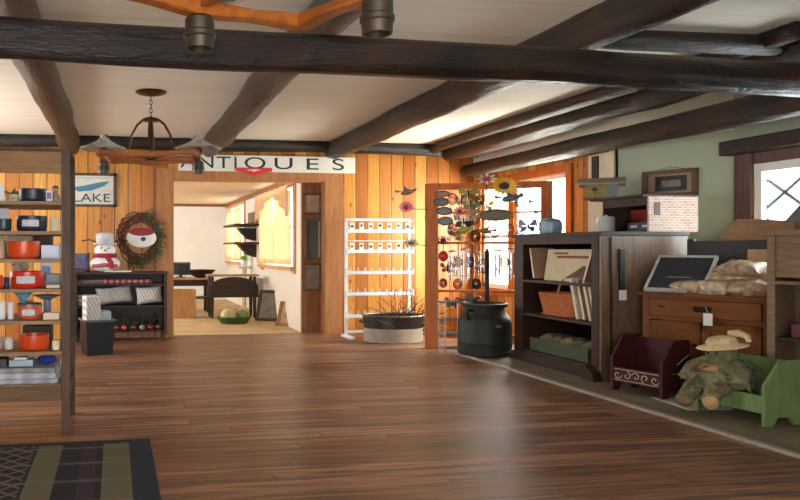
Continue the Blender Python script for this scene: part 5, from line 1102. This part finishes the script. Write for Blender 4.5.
# ================================================================== CHANDELIERS
M_SH = N('smoky_glass'); tr = M_SH.n('ShaderNodeBsdfTransparent'); tr.inputs[0].default_value = (.86, .9, .9, 1); gl_ = M_SH.n('ShaderNodeBsdfGlossy'); gl_.inputs['Roughness'].default_value = .12; df = M_SH.n('ShaderNodeBsdfDiffuse'); df.inputs[0].default_value = (.75, .78, .78, 1)
m1 = M_SH.n('ShaderNodeMixShader'); m1.inputs[0].default_value = .3; m2 = M_SH.n('ShaderNodeMixShader'); m2.inputs[0].default_value = .35
M_SH.l(tr.outputs[0], m1.inputs[1]); M_SH.l(df.outputs[0], m1.inputs[2]); M_SH.l(m1.outputs[0], m2.inputs[1]); M_SH.l(gl_.outputs[0], m2.inputs[2]); M_SH.l(m2.outputs[0], M_SH.nt.nodes['Material Output'].inputs[0]); M_SH = M_SH.m
def chandelier(label, cx, cyy, zr, hs, rot, sides, hs2=None):
    hs2 = hs2 or hs; FZ = -.05
    t = thing('chandelier', label, 'chandelier', (cx, cyy, zr), rot, None); top = ZC - zr
    MB().lathe([(0, top - .035), (.05, top - .032), (.13, top - .012), (.14, top - .001), (0, top - .001)], 28).build('ceiling_canopy', M_BRASS, t, True)
    ch = MB(); z = top - .035; k = 0; hub = top - .24
    while z > hub + .01:
        q = [(.012 * math.cos(i * .5236), 0, z - .022 + .024 * math.sin(i * .5236)) for i in range(13)]; ch.tube([(x, y, zz) if k % 2 else (y, x, zz) for x, y, zz in q], .0035, 5); z -= .036; k += 1
    ch.build('chain', M_BRASS, t, True)
    hb = MB().lathe([(0, hub + .012), (.06, hub + .008), (.085, hub - .01), (.07, hub - .02), (0, hub - .018)], 24).build('hub', M_BRASS, t, True)
    MB().tube([(0, 0, hub), (0, 0, -.03)], .008, 8).lathe([(0, -.06), (.04, -.055), (.12, -.015), (.125, -.008), (0, .0)], 24).build('centre_dish', M_IRON, t, True)
    for i in range(4):
        a = i * math.pi / 2; c_, s_ = math.cos(a), math.sin(a)
        MB().tube([(c_ * r_, s_ * r_, z_) for r_, z_ in ((.06, hub), (.12, hub - .05), (.17, hub - .14), (.19, .07), (.21, .03))], .011, 8).build('scroll_arm', M_BRASS, t, True)
        MB().box(.0, hs if i in sides else hs2, -.018, .018, FZ, FZ + .03, Rz(90 * i)).build('spoke', M_YOKE, t)
        # curved wooden side
        b = MB(); n = 16; prev = None
        for j in range(n + 1):
            u = j / n * 2 - 1; own, oth = (hs, hs2) if i % 2 == 0 else (hs2, hs); y = u * oth * 1.02; zz = -.015 * math.cos(u * math.pi / 2) ** 2 + .02 + FZ; hgt = .018 + .010 * math.cos(u * math.pi) ** 2; wd = .034
            ring = [b.bm.verts.new(Rz(90 * i) @ Vector((own + dx, y, zz + dz))) for dx, dz in ((-wd, -hgt), (wd, -hgt), (wd, hgt), (-wd, hgt))]
            if prev:
                for k in range(4): b.bm.faces.new((prev[k], prev[(k + 1) % 4], ring[(k + 1) % 4], ring[k]))
            else: b.bm.faces.new(ring)
            prev = ring
        b.bm.faces.new(prev[::-1]); o = b.build('wooden_yoke', M_YOKE, t); md = o.modifiers.new('soft', 'BEVEL'); md.width = .012; md.segments = 2
    for i in sides:
        a = i * math.pi / 2; c_, s_ = math.cos(a) * hs, math.sin(a) * hs; M_ = T(c_ * 1.02, s_ * 1.02, -.07)
        MB().lathe([(0, -.09), (.04, -.09), (.04, -.11), (.048, -.11), (.05, -.075), (.055, -.07), (.055, -.055), (.05, -.05), (.05, -.01), (.04, 0), (0, 0)], 24, M_).build('lamp_socket', flat((74, 66, 54), .4, .6, .25), t, True)
        MB().lathe([(.03, .05), (.03, .09), (.045, .10), (.03, .12), (.0, .12)], 18, M_).build('burner', M_BRASS, t, True)
        MB().lathe([(.215, .105), (.21, .115), (.12, .15), (.055, .185), (.05, .2), (.046, .2), (.05, .182), (.115, .143), (.20, .108)], 36, M_, cap=False).build('glass_shade', M_SH, t, True)
        MB().lathe([(.04, .12), (.042, .16), (.034, .2), (.034, .235), (.031, .235), (.031, .2), (.038, .16)], 20, M_, cap=False).build('glass_chimney', M_SH, t, True)
    return t
p = atd(151, 152, 6.2); chandelier('wooden yoke chandelier with two grey glass shades hanging before the doorway', p.x, p.y, 1.955, .41, -YAW, (0, 2), .27)
def cam2w(lat, d): return lat * CA + d * SA, -lat * SA + d * CA
cx_, cy_ = cam2w(.127, 2.02); dirx, diry = cam2w(.21, -.41)
# local -y side's midpoint etc.: rotate so one side lies towards L1, the next towards L2
l1 = Vector(cam2w(-.073, 2.38)) - Vector((cx_, cy_)); ang = math.atan2(l1.y, l1.x)
chandelier('nearest wooden yoke chandelier, only its underside and two lamp sockets in view', cx_, cy_, 1.965, .41, ang, (0, 3))
# ================================================================== LIGHT AND CAMERA
def area(name, loc, size, size_y, power, col, target):
    l = bpy.data.lights.new(name, 'AREA'); l.shape = 'RECTANGLE'; l.size = size; l.size_y = size_y; l.energy = power; l.color = col
    o = bpy.data.objects.new(name, l); C.objects.link(o); o.location = loc; o.rotation_euler = (Vector(target) - Vector(loc)).to_track_quat('-Z', 'Y').to_euler(); return o
area('daylight_corner_window', (XR + .45, 7.75, 1.5), 1.9, 1.4, 230, (1, .92, .8), (3.2, 7.6, 1.45))
area('daylight_near_window', (XW + .5, wy1 - .75, 1.6), 1.5, 1.0, 105, (.9, .95, 1), (3.0, wy1 - .8, 1.6))
area('daylight_far_window', (XE + .5, (A0 + A1) / 2, 1.6), 2.0, 1.2, 45, (1, .95, .88), (0, 10.6, .6))
area('daylight_farthest_window', (XE + .5, (B0 + B1) / 2, 1.6), 1.8, 1.2, 25, (1, .97, .93), (0, 14, .8))
sn = bpy.data.lights.new('low_sun', 'SUN'); sn.energy = 2.5; sn.angle = R(2); sn.color = (1, .86, .66); so = bpy.data.objects.new('low_sun', sn); C.objects.link(so); so.rotation_euler = Vector((-.75, .1, -.5)).to_track_quat('-Z', 'Y').to_euler()
W_ = bpy.data.worlds.new('daylight'); bpy.context.scene.world = W_; W_.use_nodes = True
bg = W_.node_tree.nodes['Background']; bg.inputs[0].default_value = (1, .99, .97, 1); bg.inputs[1].default_value = 5
cam = bpy.data.cameras.new('camera'); cam.sensor_width = 36; cam.lens = FPX / 800 * 36; cam.shift_x = (400 - PX0) / 800; cam.clip_start = .05
co = bpy.data.objects.new('camera', cam); C.objects.link(co); co.location = (0, 0, H); co.rotation_euler = (R(90), 0, -YAW); bpy.context.scene.camera = co
sc = bpy.context.scene; sc.view_settings.view_transform = 'Standard'; sc.view_settings.look = 'None'; sc.view_settings.exposure = .95; sc.view_settings.gamma = 1; sc.view_settings.use_curve_mapping = False
